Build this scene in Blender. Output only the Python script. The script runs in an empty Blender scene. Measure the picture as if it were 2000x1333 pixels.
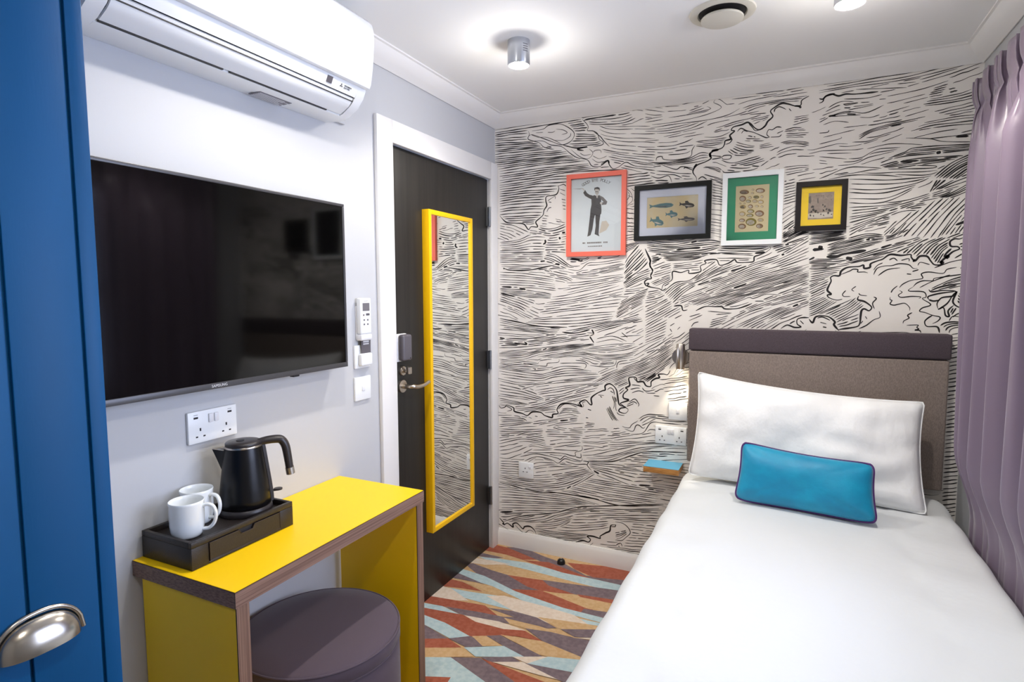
import bpy, bmesh, math, random
from mathutils import Vector, Matrix, noise
random.seed(7)
SC = bpy.context.scene
COL = SC.collection
PI = math.pi

# ------------------------------------------------------------------ camera
YAW, PITCH, ROLL, FPX = 0.44582440515693206, 0.08506982784404418, -0.002018363176228033, 1135.308
CAM = Vector((1.43451504, -2.797103, 1.40710843))
_f = Vector((-math.sin(YAW) * math.cos(PITCH), math.cos(YAW) * math.cos(PITCH), -math.sin(PITCH)))
_r0 = Vector((math.cos(YAW), math.sin(YAW), 0)); _u0 = _r0.cross(_f)
_r = math.cos(ROLL) * _r0 + math.sin(ROLL) * _u0
_u = -math.sin(ROLL) * _r0 + math.cos(ROLL) * _u0
cd = bpy.data.cameras.new('camera'); cam = bpy.data.objects.new('camera', cd); COL.objects.link(cam)
cam.matrix_world = Matrix(((_r.x, _u.x, -_f.x, CAM.x), (_r.y, _u.y, -_f.y, CAM.y), (_r.z, _u.z, -_f.z, CAM.z), (0, 0, 0, 1)))
cd.sensor_width = 36; cd.lens = FPX / 2000 * 36; cd.clip_start = 0.05
SC.camera = cam

def on(px, py, ax, v):
    """measured photo point -> the real point on the plane axis=v"""
    d = _f + _r * ((px - 1000) / FPX) - _u * ((py - 666.5) / FPX)
    return CAM + d * ((v - CAM[ax]) / d[ax])

# ------------------------------------------------------------------ world, lights, exposure
SC.view_settings.view_transform = 'Standard'; SC.view_settings.look = 'None'
SC.view_settings.gamma = 1; SC.view_settings.use_curve_mapping = False
SC.view_settings.exposure = 1.36
W = bpy.data.worlds.new('world'); SC.world = W; W.use_nodes = True
bg = W.node_tree.nodes['Background']; bg.inputs[0].default_value = (0.50, 0.62, 1.0, 1); bg.inputs[1].default_value = 2.2

def light(name, kind, loc, energy, color, rot=(0, 0, 0), **kw):
    l = bpy.data.lights.new(name, kind); l.energy = energy; l.color = color
    for k, v in kw.items(): setattr(l, k, v)
    o = bpy.data.objects.new(name, l); COL.objects.link(o); o.location = loc; o.rotation_euler = rot
    return o
H = 2.32            # ceiling height
RW = 2.06           # room width
LAMPS = [(0.505, -0.79), (1.56, -0.79), (0.50, -1.62), (1.45, -2.70)]  # the last is an unseen extra, added to light the bed and wardrobe
LAMP_W = 11; SPILL_W = 1.0; LAMP_F = (1, 1, .75, .65)
# daylight coming in through the window of the right wall (outside the glass)
light('daylight', 'AREA', (RW + 0.45, -1.45, 1.45), 11, (0.78, 0.85, 1.0), (0, PI / 2, 0), shape='RECTANGLE', size=1.3, size_y=1.3)

# ------------------------------------------------------------------ materials
def srgb(c):
    if isinstance(c, str): c = [int(c[i:i + 2], 16) / 255 for i in (0, 2, 4)]
    return tuple(v / 12.92 if v <= .04045 else ((v + .055) / 1.055) ** 2.4 for v in c) + (1,)
def mat(name, c, rough=.5, metal=0, spec=.5, coat=0, bump=None, sheen=0, emit=0, c2=None, cscale=None):
    """bump=(scale xyz, strength, distance); c2/cscale: second tone mixed by stretched noise"""
    m = bpy.data.materials.new(name); m.use_nodes = True; nt = m.node_tree
    b = nt.nodes['Principled BSDF']; b.inputs['Base Color'].default_value = srgb(c)
    b.inputs['Roughness'].default_value = rough; b.inputs['Metallic'].default_value = metal
    b.inputs['Specular IOR Level'].default_value = spec; b.inputs['Coat Weight'].default_value = coat
    if sheen: b.inputs['Sheen Weight'].default_value = sheen; b.inputs['Sheen Roughness'].default_value = .4
    if emit: b.inputs['Emission Color'].default_value = srgb(c); b.inputs['Emission Strength'].default_value = emit
    def nz(sc, detail=3):
        tc = nt.nodes.new('ShaderNodeTexCoord'); mp = nt.nodes.new('ShaderNodeMapping'); mp.inputs['Scale'].default_value = sc
        n = nt.nodes.new('ShaderNodeTexNoise'); n.inputs['Scale'].default_value = 1; n.inputs['Detail'].default_value = detail
        nt.links.new(tc.outputs['Object'], mp.inputs[0]); nt.links.new(mp.outputs[0], n.inputs['Vector']); return n
    if bump:
        n = nz(bump[0]); bp = nt.nodes.new('ShaderNodeBump'); bp.inputs['Strength'].default_value = bump[1]; bp.inputs['Distance'].default_value = bump[2]
        nt.links.new(n.outputs['Fac'], bp.inputs['Height']); nt.links.new(bp.outputs[0], b.inputs['Normal'])
    if c2:
        n = nz(cscale, 4); r = nt.nodes.new('ShaderNodeValToRGB'); r.color_ramp.elements[0].position = .38; r.color_ramp.elements[1].position = .62
        r.color_ramp.elements[0].color = srgb(c); r.color_ramp.elements[1].color = srgb(c2)
        nt.links.new(n.outputs['Fac'], r.inputs[0]); nt.links.new(r.outputs[0], b.inputs['Base Color'])
    return m
M = {}
M['wall'] = mat('wall_paint', 'bebfc2', .6, bump=((260,) * 3, .08, .001))
M['ceil'] = mat('ceiling_paint', 'f3f3f2', .8)
M['vent'] = mat('cream_plastic', 'd8d4c8', .6)
M['trim'] = mat('trim_gloss', 'e9e7e5', .32)
M['paper'] = mat('mural_paper', 'e9e4de', .62)
M['ink'] = mat('mural_ink', '120c0f', .6)
M['yel'] = mat('yellow_laminate', 'ffcf00', .45)
M['ply'] = mat('ply_edge', '8e6f60', .55, c2='6f5245', cscale=(90, 3, 330))
M['plyv'] = mat('ply_edge_upright', '92725f', .55, c2='6f5245', cscale=(60, 330, 3))
M['ebony'] = mat('ebony_line', '2a1c18', .5)
M['blue'] = mat('blue_paint', '005085', .5, spec=.25, c2='004b7c', cscale=(8, 8, 1.5), bump=((300, 300, 40), .1, .001))
M['bluedk'] = mat('blue_groove', '043560', .6)
M['door'] = mat('dark_veneer', '1b1916', .42, c2='25221e', cscale=(60, 60, 2), bump=((120, 120, 3), .15, .001))
M['steel'] = mat('brushed_steel', 'c9c0b6', .28, 1)
M['pewter'] = mat('pewter', 'b4ada3', .24, 1)
M['hinge'] = mat('hinge_steel', '8d8f92', .35, 1)
M['mirror'] = mat('mirror_glass', 'eef0ee', .01, 1)
M['yframe'] = mat('yellow_frame', 'f4bd00', .4)
M['plastic'] = mat('white_plastic', 'eceef0', .3)
M['plastic2'] = mat('white_plastic_matt', 'e2e2e6', .45)
M['acpanel'] = mat('gloss_panel', 'f2f3f5', .12, coat=.4)
M['dark'] = mat('dark_slot', '17151a', .6)
M['grey'] = mat('mid_grey', '6d6a70', .5)
M['lockgrey'] = mat('lock_grey', '5a565c', .42)
M['screen'] = mat('tv_screen', '020202', .07, spec=.5)
M['bezel'] = mat('tv_bezel', '4a494c', .35, .3)
M['silver'] = mat('logo_silver', 'd5d5d8', .4)
M['black'] = mat('matt_black', '121214', .38)
M['kettle'] = mat('kettle_black', '141417', .3, .45)
M['kplastic'] = mat('kettle_plastic', '2a2526', .38)
M['leather'] = mat('black_leatherette', '231d1b', .4, bump=((420,) * 3, .35, .002))
M['china'] = mat('white_china', 'eef1f1', .12, coat=.5)
M['pouf'] = mat('pouf_velour', '50434d', .85, sheen=.2, bump=((900,) * 3, .25, .002))
M['duvet'] = mat('white_cotton', 'dbdee0', .75, bump=((14, 14, 14), .12, .02))
M['pillowc'] = mat('pillow_cotton', 'f6f7f8', .72, bump=((26, 10, 18), .2, .02))
M['velvet'] = mat('turquoise_velvet', '0098bf', .5, sheen=.25, c2='0089b3', cscale=(9, 9, 14), bump=((40,) * 3, .12, .01))
M['purple'] = mat('purple_piping', '4a1d66', .6)
M['hb'] = mat('taupe_weave', '8d8078', .8, c2='7a6d66', cscale=(420, 60, 160), bump=((500, 500, 500), .3, .002))
M['hbdk'] = mat('plum_weave', '50454c', .8, c2='453a41', cscale=(420, 60, 160), bump=((500, 500, 500), .3, .002))
M['curt'] = mat('lilac_satin', '7d6e80', .36, sheen=.3, bump=((300, 300, 20), .06, .001))
M['curtin'] = mat('curtain_lining', 'cfcad2', .8)
M['oak'] = mat('oak_edge', 'c08a4c', .5, c2='a8733a', cscale=(30, 30, 220))
M['bluetop'] = mat('pale_blue_laminate', '5aa5c8', .4)
M['fr_coral'] = mat('coral_frame', 'ee6f5b', .5)
M['fr_black'] = mat('black_frame', '0e100f', .5, spec=.25)
M['fr_brown'] = mat('brown_black_frame', '170f10', .5, spec=.25)
M['fr_white'] = mat('white_frame', 'eef1f3', .4)
M['pwhite'] = mat('print_white', 'e6eef4', .7)
M['pmat'] = mat('mount_pale_blue', 'e4e8f6', .7)
M['pcream'] = mat('print_cream', 'e0d6bd', .7, c2='e3cfa0', cscale=(14, 14, 10))
M['pgreen'] = mat('mount_green', '3fa57c', .7)
M['pbeige'] = mat('print_beige', 'e2d3ab', .7)
M['pyel'] = mat('mount_yellow', 'ffdc30', .7)
M['pmauve'] = mat('print_mauve', 'b3a497', .7, c2='a39389', cscale=(60, 60, 60))
M['i_dark'] = mat('engraving_dark', '4b4746', .7)
M['i_mid'] = mat('engraving_mid', '77716d', .7)
M['i_lt'] = mat('engraving_light', 'd6cec2', .7)
M['i_green'] = mat('engraving_olive', '6f7a4a', .7)
M['i_teal'] = mat('engraving_teal', '6f8f93', .7)
M['i_shell'] = mat('shell_brown', '94704c', .7)
M['i_shell2'] = mat('shell_tan', 'c0a468', .7)
M['i_shell3'] = mat('shell_olive', '8b7d2e', .7)
M['skin'] = mat('engraving_face', 'd3cfcb', .7)
M['bulb'] = mat('lit_lamp', 'fff2dc', .5, emit=40)
M['bulb2'] = mat('lit_reading_lamp', 'fff0d0', .5, emit=14)
M['chrome'] = mat('satin_can', 'b9bcc2', .3, .8)
M['rust'] = mat('carpet_rust', 'b0644e', .95, c2='a4563f', cscale=(60,) * 3, bump=((700,) * 3, .6, .004))
M['taupe'] = mat('carpet_taupe', '85757a', .95, c2='76666d', cscale=(60,) * 3, bump=((700,) * 3, .6, .004))
M['sand'] = mat('carpet_sand', 'd8b68a', .95, c2='cfa878', cscale=(60,) * 3, bump=((700,) * 3, .6, .004))
M['sky'] = mat('carpet_pale_blue', 'c6dade', .95, c2='b4ced5', cscale=(60,) * 3, bump=((700,) * 3, .6, .004))
M['cream'] = mat('carpet_cream', 'eddecf', .95, c2='e4d2bf', cscale=(60,) * 3, bump=((700,) * 3, .6, .004))
def pane_mat(name, ior=1.5):
    m = bpy.data.materials.new(name); m.use_nodes = True; nt = m.node_tree; nt.nodes.clear()
    o = nt.nodes.new('ShaderNodeOutputMaterial'); mx = nt.nodes.new('ShaderNodeMixShader'); f = nt.nodes.new('ShaderNodeFresnel'); f.inputs[0].default_value = ior
    t = nt.nodes.new('ShaderNodeBsdfTransparent'); g = nt.nodes.new('ShaderNodeBsdfGlossy'); g.inputs['Roughness'].default_value = .02
    nt.links.new(f.outputs[0], mx.inputs[0]); nt.links.new(t.outputs[0], mx.inputs[1]); nt.links.new(g.outputs[0], mx.inputs[2]); nt.links.new(mx.outputs[0], o.inputs[0])
    return m
M['glass'] = pane_mat('picture_glass')

# ------------------------------------------------------------------ mesh helpers
def finish(name, bm, mats, parent=None, smooth=False, angle=None):
    bmesh.ops.recalc_face_normals(bm, faces=bm.faces[:]) if angle != 'keep' else None
    me = bpy.data.meshes.new(name); bm.to_mesh(me); bm.free()
    for m in (mats if isinstance(mats, (list, tuple)) else [mats]): me.materials.append(M[m])
    if smooth:
        me.polygons.foreach_set('use_smooth', [True] * len(me.polygons))
        if angle and angle != 'keep': me.set_sharp_from_angle(angle=math.radians(angle))
    o = bpy.data.objects.new(name, me); COL.objects.link(o)
    if parent is not None: o.parent = parent
    return o
def thing(name, label, cat, loc=(0, 0, 0), rz=0, group=None):
    o = bpy.data.objects.new(name, None); COL.objects.link(o); o.empty_display_size = .05
    o.location = loc; o.rotation_euler = (0, 0, rz); return tag(o, label, cat, group)
def tag(o, label, cat, group=None):
    o['label'] = label; o['category'] = cat
    if group: o['group'] = group
    return o
def struct(o): o['kind'] = 'structure'; return o
def box(bm, x0, x1, y0, y1, z0, z1, bev=0, seg=2, mi=0):
    vs = bmesh.ops.create_cube(bm, size=1)['verts']
    for v in vs: v.co = Vector(((x0 + x1) / 2 + v.co.x * (x1 - x0), (y0 + y1) / 2 + v.co.y * (y1 - y0), (z0 + z1) / 2 + v.co.z * (z1 - z0)))
    fs = list({f for v in vs for f in v.link_faces})
    for f in fs: f.material_index = mi
    if bev:
        es = list({e for v in vs for e in v.link_edges})
        r = bmesh.ops.bevel(bm, geom=es, offset=bev, segments=seg, profile=.5, affect='EDGES')
        for f in r['faces']: f.material_index = mi
def BX(name, dims, m, parent=None, bev=0, seg=2):
    bm = bmesh.new(); box(bm, *dims, bev=bev, seg=seg); return finish(name, bm, m, parent, smooth=bool(bev), angle=35)
def lathe(bm, prof, n=40, c=(0, 0, 0), ax='z', mi=0, cap=True):
    rings = []
    for r, h in prof:
        ring = []
        for k in range(n):
            a = 2 * PI * k / n; p = (r * math.cos(a), r * math.sin(a), h)
            if ax == 'x': p = (h, p[0], p[1])
            if ax == 'y': p = (p[0], h, p[1])
            ring.append(bm.verts.new((c[0] + p[0], c[1] + p[1], c[2] + p[2])))
        rings.append(ring)
    for a, b in zip(rings, rings[1:]):
        for k in range(n):
            f = bm.faces.new((a[k], a[(k + 1) % n], b[(k + 1) % n], b[k])); f.material_index = mi
    if cap:
        for r in (rings[0], rings[-1]):
            f = bm.faces.new(r); f.material_index = mi
def tube(bm, pts, rad, n=12, closed=False, mi=0, flat=None):
    pts = [Vector(p) for p in pts]; N = len(pts); rings = []
    up = Vector((0, 0, 1)); prev = None
    for i, p in enumerate(pts):
        a = pts[i - 1] if (i or closed) else pts[0]; b = pts[(i + 1) % N] if (i < N - 1 or closed) else pts[-1]
        t = (b - a).normalized()
        if prev is None: s = t.cross(up) if abs(t.z) < .95 else t.cross(Vector((1, 0, 0)))
        else: s = prev - t * prev.dot(t)
        s.normalize(); prev = s; q = t.cross(s)
        r = rad(i / (N - 1)) if callable(rad) else rad
        fa, fb = flat or (1, 1)
        rings.append([bm.verts.new(p + s * (fa * r * math.cos(2 * PI * k / n)) + q * (fb * r * math.sin(2 * PI * k / n))) for k in range(n)])
    for i in range(N if closed else N - 1):
        a, b = rings[i], rings[(i + 1) % N]
        for k in range(n):
            f = bm.faces.new((a[k], a[(k + 1) % n], b[(k + 1) % n], b[k])); f.material_index = mi
    if not closed:
        for r in (rings[0], rings[-1]): bm.faces.new(r).material_index = mi
def prism(bm, prof, a0, a1, ax='y', mi=0):
    """extrude closed 2D profile along an axis; prof in (x,z) for y, (y,z) for x"""
    def P(u, v, a): return (u, a, v) if ax == 'y' else ((a, u, v) if ax == 'x' else (u, v, a))
    A = [bm.verts.new(P(u, v, a0)) for u, v in prof]; B = [bm.verts.new(P(u, v, a1)) for u, v in prof]
    n = len(prof)
    for i in range(n): bm.faces.new((A[i], A[(i + 1) % n], B[(i + 1) % n], B[i])).material_index = mi
    bm.faces.new(A).material_index = mi; bm.faces.new(B[::-1]).material_index = mi
def smoothline(pts, k=5):
    if len(pts) < 3: 
        a, b = pts; return [tuple(a[i] + (b[i] - a[i]) * t / k for i in range(len(a))) for t in range(k + 1)]
    P = [pts[0]] + list(pts) + [pts[-1]]; out = []
    for i in range(1, len(P) - 2):
        for s in range(k):
            t = s / k
            out.append(tuple(.5 * (2 * P[i][j] + (P[i + 1][j] - P[i - 1][j]) * t + (2 * P[i - 1][j] - 5 * P[i][j] + 4 * P[i + 1][j] - P[i + 2][j]) * t * t + (3 * P[i][j] - P[i - 1][j] - 3 * P[i + 1][j] + P[i + 2][j]) * t ** 3) for j in range(len(pts[0]))))
    out.append(tuple(pts[-1])); return out
def text_mesh(name, s, size, mtx, m, parent, ext=.0003, align='CENTER', arc=None):
    """flat lettering; mtx places the text plane. arc=(radius, step) bends it."""
    dst = bmesh.new(); dg = None
    items = [(s, Matrix())] if not arc else [(ch, Matrix.Rotation(-(i - (len(s) - 1) / 2) * arc[1], 4, 'Z') @ Matrix.Translation((0, arc[0], 0))) for i, ch in enumerate(s) if ch != ' ']
    for ch, mm in items:
        cu = bpy.data.curves.new('lettering', 'FONT'); cu.body = ch; cu.size = size; cu.align_x = align; cu.align_y = 'CENTER'; cu.extrude = ext; cu.resolution_u = 2
        ob = bpy.data.objects.new('lettering', cu); COL.objects.link(ob); bpy.context.view_layer.update()
        me = bpy.data.meshes.new_from_object(ob.evaluated_get(bpy.context.evaluated_depsgraph_get()))
        me.transform(mtx @ mm); dst.from_mesh(me); bpy.data.objects.remove(ob); bpy.data.curves.remove(cu); bpy.data.meshes.remove(me)
    return finish(name, dst, m, parent)
# text planes: on the left wall (facing +x, reading along +y) and on the mural wall (facing -y, reading along +x)
def TL(x, y, z): return Matrix(((0, 0, 1, x), (1, 0, 0, y), (0, 1, 0, z), (0, 0, 0, 1)))
def TM(x, y, z): return Matrix(((1, 0, 0, x), (0, 0, -1, y), (0, 1, 0, z), (0, 0, 0, 1)))

# ------------------------------------------------------------------ room shell
DY0, DY1, DZ = -0.914, -0.062, 1.998          # door opening in the left wall
RB = -3.45                                     # wall behind the camera
bm = bmesh.new()
box(bm, -.12, 0, RB - .1, DY0, 0, H); box(bm, -.12, 0, DY1, 0.1, 0, H); box(bm, -.12, 0, DY0, DY1, DZ, H)
struct(finish('wall_left', bm, 'wall'))
WY0, WY1, WZ0, WZ1 = -2.0, -0.75, 0.85, 2.02   # window opening in the right wall
bm = bmesh.new()
box(bm, RW, RW + .15, WY1, .1, 0, H); box(bm, RW, RW + .15, RB - .1, WY0, 0, H)
box(bm, RW, RW + .15, WY0, WY1, 0, WZ0); box(bm, RW, RW + .15, WY0, WY1, WZ1, H)
struct(finish('wall_right', bm, 'wall'))
struct(BX('wall_front', (0, RW, RB - .1, RB, 0, H), 'wall'))
struct(BX('ceiling', (-.12, RW + .15, RB - .1, .1, H, H + .1), 'ceil'))
bm = bmesh.new()
for a in ((WY0, WY0 + .05, WZ0, WZ1), (WY1 - .05, WY1, WZ0, WZ1), (WY0 + .05, WY1 - .05, WZ0, WZ0 + .05), (WY0 + .05, WY1 - .05, WZ1 - .05, WZ1), (WY0 + .05, WY1 - .05, 1.40, 1.44)):
    box(bm, RW + .05, RW + .10, a[0], a[1], a[2], a[3], .004)
win = struct(finish('window_1', bm, 'trim', smooth=True, angle=35))
BX('pane', (RW + .07, RW + .074, WY0 + .05, WY1 - .05, WZ0 + .05, WZ1 - .05), 'glass', win)
# cornices: a shallow cove with a lip, mitred in the corners
def cornice(name, p, q, inward):
    prof = [(0, 2.258), (.006, 2.256), (.014, 2.262), (.03, 2.272), (.045, 2.285), (.056, 2.300), (.062, 2.312), (.07, 2.314), (.07, H), (0, H)]
    bm = bmesh.new(); p, q, inward = Vector(p), Vector(q), Vector(inward); d = (q - p).normalized()
    A = [bm.verts.new((*(p + inward * u + d * u), z)) for u, z in prof]; B = [bm.verts.new((*(q + inward * u - d * u), z)) for u, z in prof]
    n = len(prof)
    for i in range(n): bm.faces.new((A[i], A[(i + 1) % n], B[(i + 1) % n], B[i]))
    bm.faces.new(A); bm.faces.new(B[::-1]); return struct(finish(name, bm, 'trim', smooth=True, angle=40))
cornice('trim_1', (0, 0), (RW, 0), (0, -1)); cornice('trim_2', (0, RB), (0, 0), (1, 0))
cornice('trim_3', (RW, 0), (RW, RB), (-1, 0)); cornice('trim_4', (RW, RB), (0, RB), (0, 1))
def skirting(name, prof, a0, a1, ax, flip=1, off=0):
    bm = bmesh.new(); prism(bm, [(off + flip * u, z) for u, z in prof], a0, a1, ax); return struct(finish(name, bm, 'trim', smooth=True, angle=40))
SK = [(0, 0), (.018, 0), (.018, .078), (.012, .088), (.008, .097), (0, .097)]
skirting('baseboard_back', SK, 0.0, RW, 'x', -1)
skirting('baseboard_left', SK, RB, -1.0, 'y', 1)
skirting('baseboard_right', SK, RB, -0.02, 'y', -1, RW)
# door casing (architrave) and lining
bm = bmesh.new()
def casing(y0, y1, z0, z1): box(bm, 0, .018, y0, y1, z0, z1, .004)
casing(-1.0, DY0 + .012, 0, 2.074); casing(DY1 - .012, -.004, 0, 2.074); casing(DY0 + .012, DY1 - .012, DZ - .012, 2.074)
box(bm, -.1, 0, DY0, DY0 + .006, 0, DZ); box(bm, -.1, 0, DY1 - .006, DY1, 0, DZ); box(bm, -.1, 0, DY0 + .006, DY1 - .006, DZ - .006, DZ)
struct(finish('trim_5', bm, 'trim', smooth=True, angle=35))
door = struct(BX('door_1', (-.052, -.008, DY0 + .012, DY1 - .012, .008, DZ - .012), 'door', bev=.001))
for py in (425, 702, 966):
    c = on(961, py, 0, .004); bm = bmesh.new(); lathe(bm, [(.0065, -.05), (.0065, .05)], 12, (.008, DY1 - .016, c.z)); box(bm, -.006, .003, DY1 - .03, DY1 - .004, c.z - .048, c.z + .048)
    for k in (-.018, .018): lathe(bm, [(.0072, k - .001), (.0072, k + .001)], 12, (.008, DY1 - .016, c.z))
    finish('hinge', bm, 'hinge', door, True, 35)
# lever handle
hx = on(787, 755, 0, 0); hy, hz = hx.y, hx.z
bm = bmesh.new(); lathe(bm, [(.026, -.008), (.027, -.002), (.026, .002), (.012, .004)], 32, (0, hy, hz), 'x')
tube(bm, smoothline([(.0, hy, hz), (.035, hy, hz), (.05, hy + .008, hz + .001), (.053, hy + .03, hz - .003), (.053, hy + .075, hz - .002), (.048, hy + .12, hz + .006)], 6), lambda t: .0095 - .002 * t, 14)
finish('lever_handle', bm, 'steel', door, True, 40)
tz = on(790, 724, 0, 0).z; ty = on(787, 724, 0, 0).y
bm = bmesh.new(); lathe(bm, [(.02, -.008), (.021, -.001), (.018, .005), (.009, .006), (.009, .018)], 28, (0, ty, tz), 'x')
box(bm, .016, .038, ty - .006, ty + .012, tz - .013, tz + .017, .004)
finish('thumb_turn', bm, 'steel', door, True, 40)
bm = bmesh.new(); a = on(774, 707, 0, .0); b = on(801, 652, 0, .03)
box(bm, -.008, .006, a.y - .002, b.y + .010, a.z - .002, b.z, .004)
lb = finish('lock_box', bm, 'plastic2', door, True, 35)
bm = bmesh.new(); box(bm, .006, .036, a.y + .004, b.y + .008, a.z + .002, b.z - .002, .010, 4); finish('lock_cover', bm, 'lockgrey', lb, True, 50)
bm = bmesh.new(); lathe(bm, [(.003, .036), (.003, .0366)], 12, (0, b.y - .008, a.z + .012), 'x'); finish('keyhole', bm, 'dark', lb)

# ------------------------------------------------------------------ mural wall: paper with ink strokes (one mesh, two materials)
TO = {'A': (960, 220, 5.553), 'B': (1260, 160, 5.553), 'C': (1600, 110, 5.553), 'D': (960, 420, 5.553), 'E': (1260, 430, 5.553),
      'F': (1580, 420, 5.553), 'G': (960, 640, 5.0), 'H': (960, 840, 4.76), 'Z': (1400, 100, 2.667), 'N': (0, 0, 1)}
bm = bmesh.new()
box(bm, -.12, RW + .15, 0, .12, 0, H)
INK_T = .0005
def wallpt(T, p):
    ox, oy, s = TO[T]; q = on(ox + p[0] / s, oy + p[1] / s, 1, 0); return (q.x, q.z)
rnd = random.Random(11)
def ribbon(pts, w, taper=True):
    """pts (x,z) metres; w full width in metres"""
    n = len(pts)
    if n < 2: return
    L = 0; acc = [0]
    for a, b in zip(pts, pts[1:]): L += math.hypot(b[0] - a[0], b[1] - a[1]); acc.append(L)
    if L < .006: return
    ph = rnd.random() * 9; prev = None
    for i, (x, z) in enumerate(pts):
        a = pts[max(0, i - 1)]; b = pts[min(n - 1, i + 1)]; dx, dz = b[0] - a[0], b[1] - a[1]; l = math.hypot(dx, dz) or 1
        t = acc[i] / L; hw = w / 2 * (.86 + .22 * math.sin(acc[i] * 55 + ph))
        if taper: hw *= min(1, .35 + 7 * t, .35 + 7 * (1 - t))
        nx, nz = -dz / l * hw, dx / l * hw
        cx = min(max(x, .001), RW - .001); cz = min(max(z, .06), 2.27)
        cur = (bm.verts.new((cx + nx, -INK_T, cz + nz)), bm.verts.new((cx - nx, -INK_T, cz - nz)))
        if prev:
            f = bm.faces.new((prev[0], cur[0], cur[1], prev[1])); f.material_index = 1
        prev = cur
def inroom(p): return -.002 < p[0] < RW + .002 and .085 < p[1] < 2.275
def clip(pts):
    out = []; cur = []
    for p in pts:
        if inroom(p): cur.append(p)
        elif cur: out.append(cur); cur = []
    if cur: out.append(cur)
    return out
def parse(s): return [tuple(float(v) for v in t.split(',')) for t in s.split()]
PXM = .00250       # one photo pixel on the wall, metres
CELL = .003; occ = {}; sid = [0]
def mark(pts, w):
    """remember where ink already is, with its direction"""
    sid[0] += 1; q = resample(pts, max(2, int(math.dist(pts[0], pts[-1]) / .002) + len(pts)))
    for (x, z), (x2, z2) in zip(q, q[1:]):
        a = math.atan2(z2 - z, x2 - x)
        occ.setdefault((int(x // CELL), int(z // CELL)), []).append((x, z, a, sid[0], w))
def near(x, z, r):
    best = None; k = int(r // CELL) + 1; cx, cz = int(x // CELL), int(z // CELL)
    for i in range(-k, k + 1):
        for j in range(-k, k + 1):
            for e in occ.get((cx + i, cz + j), ()):
                d = math.hypot(e[0] - x, e[1] - z) - e[4] * .5
                if d < r and (best is None or d < best[0]): best = (d, e)
    return best
todo = []
def S(T, w, *lines):
    for s in lines:
        pts = smoothline([wallpt(T, p) for p in parse(s)], 6)
        for c in clip(pts):
            ribbon(c, w * PXM * (1.22 if w > 1.85 else 1.05))
            if len(c) > 1: mark(c, w * PXM)
def resample(pts, n):
    acc = [0]
    for a, b in zip(pts, pts[1:]): acc.append(acc[-1] + math.hypot(b[0] - a[0], b[1] - a[1]))
    out = []; j = 0
    for i in range(n):
        d = acc[-1] * i / (n - 1)
        while j < len(acc) - 2 and acc[j + 1] < d: j += 1
        t = (d - acc[j]) / ((acc[j + 1] - acc[j]) or 1); out.append((pts[j][0] + (pts[j + 1][0] - pts[j][0]) * t, pts[j][1] + (pts[j + 1][1] - pts[j][1]) * t))
    return out
def P(T, n, A, B, w=1.25, gap=.25, ends=.035):
    """hatching: n strokes blended from guide A to guide B"""
    a = resample(smoothline([wallpt(T, p) for p in parse(A)], 8), 41); b = resample(smoothline([wallpt(T, p) for p in parse(B)], 8), 41)
    for k in range(n):
        t = k / (n - 1) if n > 1 else 0
        sp = math.hypot(b[20][0] - a[20][0], b[20][1] - a[20][1]) / max(1, n - 1)
        t += rnd.uniform(-.14, .14) / max(1, n - 1) if 0 < k < n - 1 else 0
        ph, am = rnd.random() * 9, min(sp * .05, .0012)
        L = [(a[i][0] * (1 - t) + b[i][0] * t, a[i][1] * (1 - t) + b[i][1] * t + am * math.sin(i * .3 + ph)) for i in range(41)]
        i0 = int(41 * max(0, rnd.gauss(0, ends))); i1 = 40 - int(41 * max(0, rnd.gauss(0, ends)))
        segs = [(i0, i1)]
        if rnd.random() < gap:
            g = rnd.uniform(.2, .8); gi = int(i0 + (i1 - i0) * g); gl = rnd.choice((1, 1, 2, 3)); segs = [(i0, gi), (gi + gl, i1)]
        for s0, s1 in segs:
            if s1 - s0 < 3: continue
            for c in clip(L[s0:s1 + 1]): todo.append((c, w * 1.1 * PXM * rnd.uniform(.85, 1.2), sp))
# tile A: ruled sky at upper left, small cloud, mass above the coral frame
P('A', 1, "40,222 400,165 985,72", "40,222 400,165 985,72", 1.9, 0, 0)
P('A', 4, "40,245 300,205 560,180", "40,310 200,300 395,288", 1.9, 0, .01)
P('A', 9, "40,335 250,325 450,322", "40,530 450,480 860,440", 1.9, 0, .01)
P('A', 5, "40,545 450,505 880,468", "90,640 500,575 1065,520", 1.9, 0, .01)
P('A', 4, "90,668 500,610 1090,552", "90,740 500,680 820,635 1290,588", 1.8, 0, .01)
P('A', 5, "90,765 500,705 840,650 1430,615", "90,865 450,810 720,795", 1.8, 0, .01)
P('A', 4, "90,885 400,850 725,830", "90,965 300,930 590,912", 1.8, 0, .01)
P('A', 5, "90,990 300,960 580,940", "90,1110 300,1090 560,1082", 1.8, 0, .01)
P('A', 4, "110,1135 545,1112", "200,1195 490,1185", 1.8, 0, .01)
P('A', 2, "270,1215 480,1205", "370,1245 440,1240", 1.8, 0, .01)
P('A', 5, "830,120 1010,90", "900,200 1050,190", 1.8, 0, .01)
P('A', 6, "890,232 1120,240", "800,368 1100,350 1190,330", 1.8, 0, .01)
P('A', 5, "1470,680 1700,655", "1470,800 1777,762", 1.9, 0, .02)
S('A', 1.5, "400,200 410,240 395,280 420,300 520,330 560,370 620,390 680,400", "440,200 560,180 620,140 740,125 830,160 890,210 895,260 850,320 760,350 640,310 530,270 440,240 400,260",
  "450,310 560,310 640,350 760,370 850,440 930,490 1040,515 1090,580 1180,585 1200,550 1260,520 1280,570 1320,610 1380,590 1460,540 1560,580 1777,600",
  "985,75 1030,120 1050,160 1040,195 1100,200 1150,230 1170,290 1210,320 1200,350 1100,370", "1110,210 1180,260 1220,310 1280,370")
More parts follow.
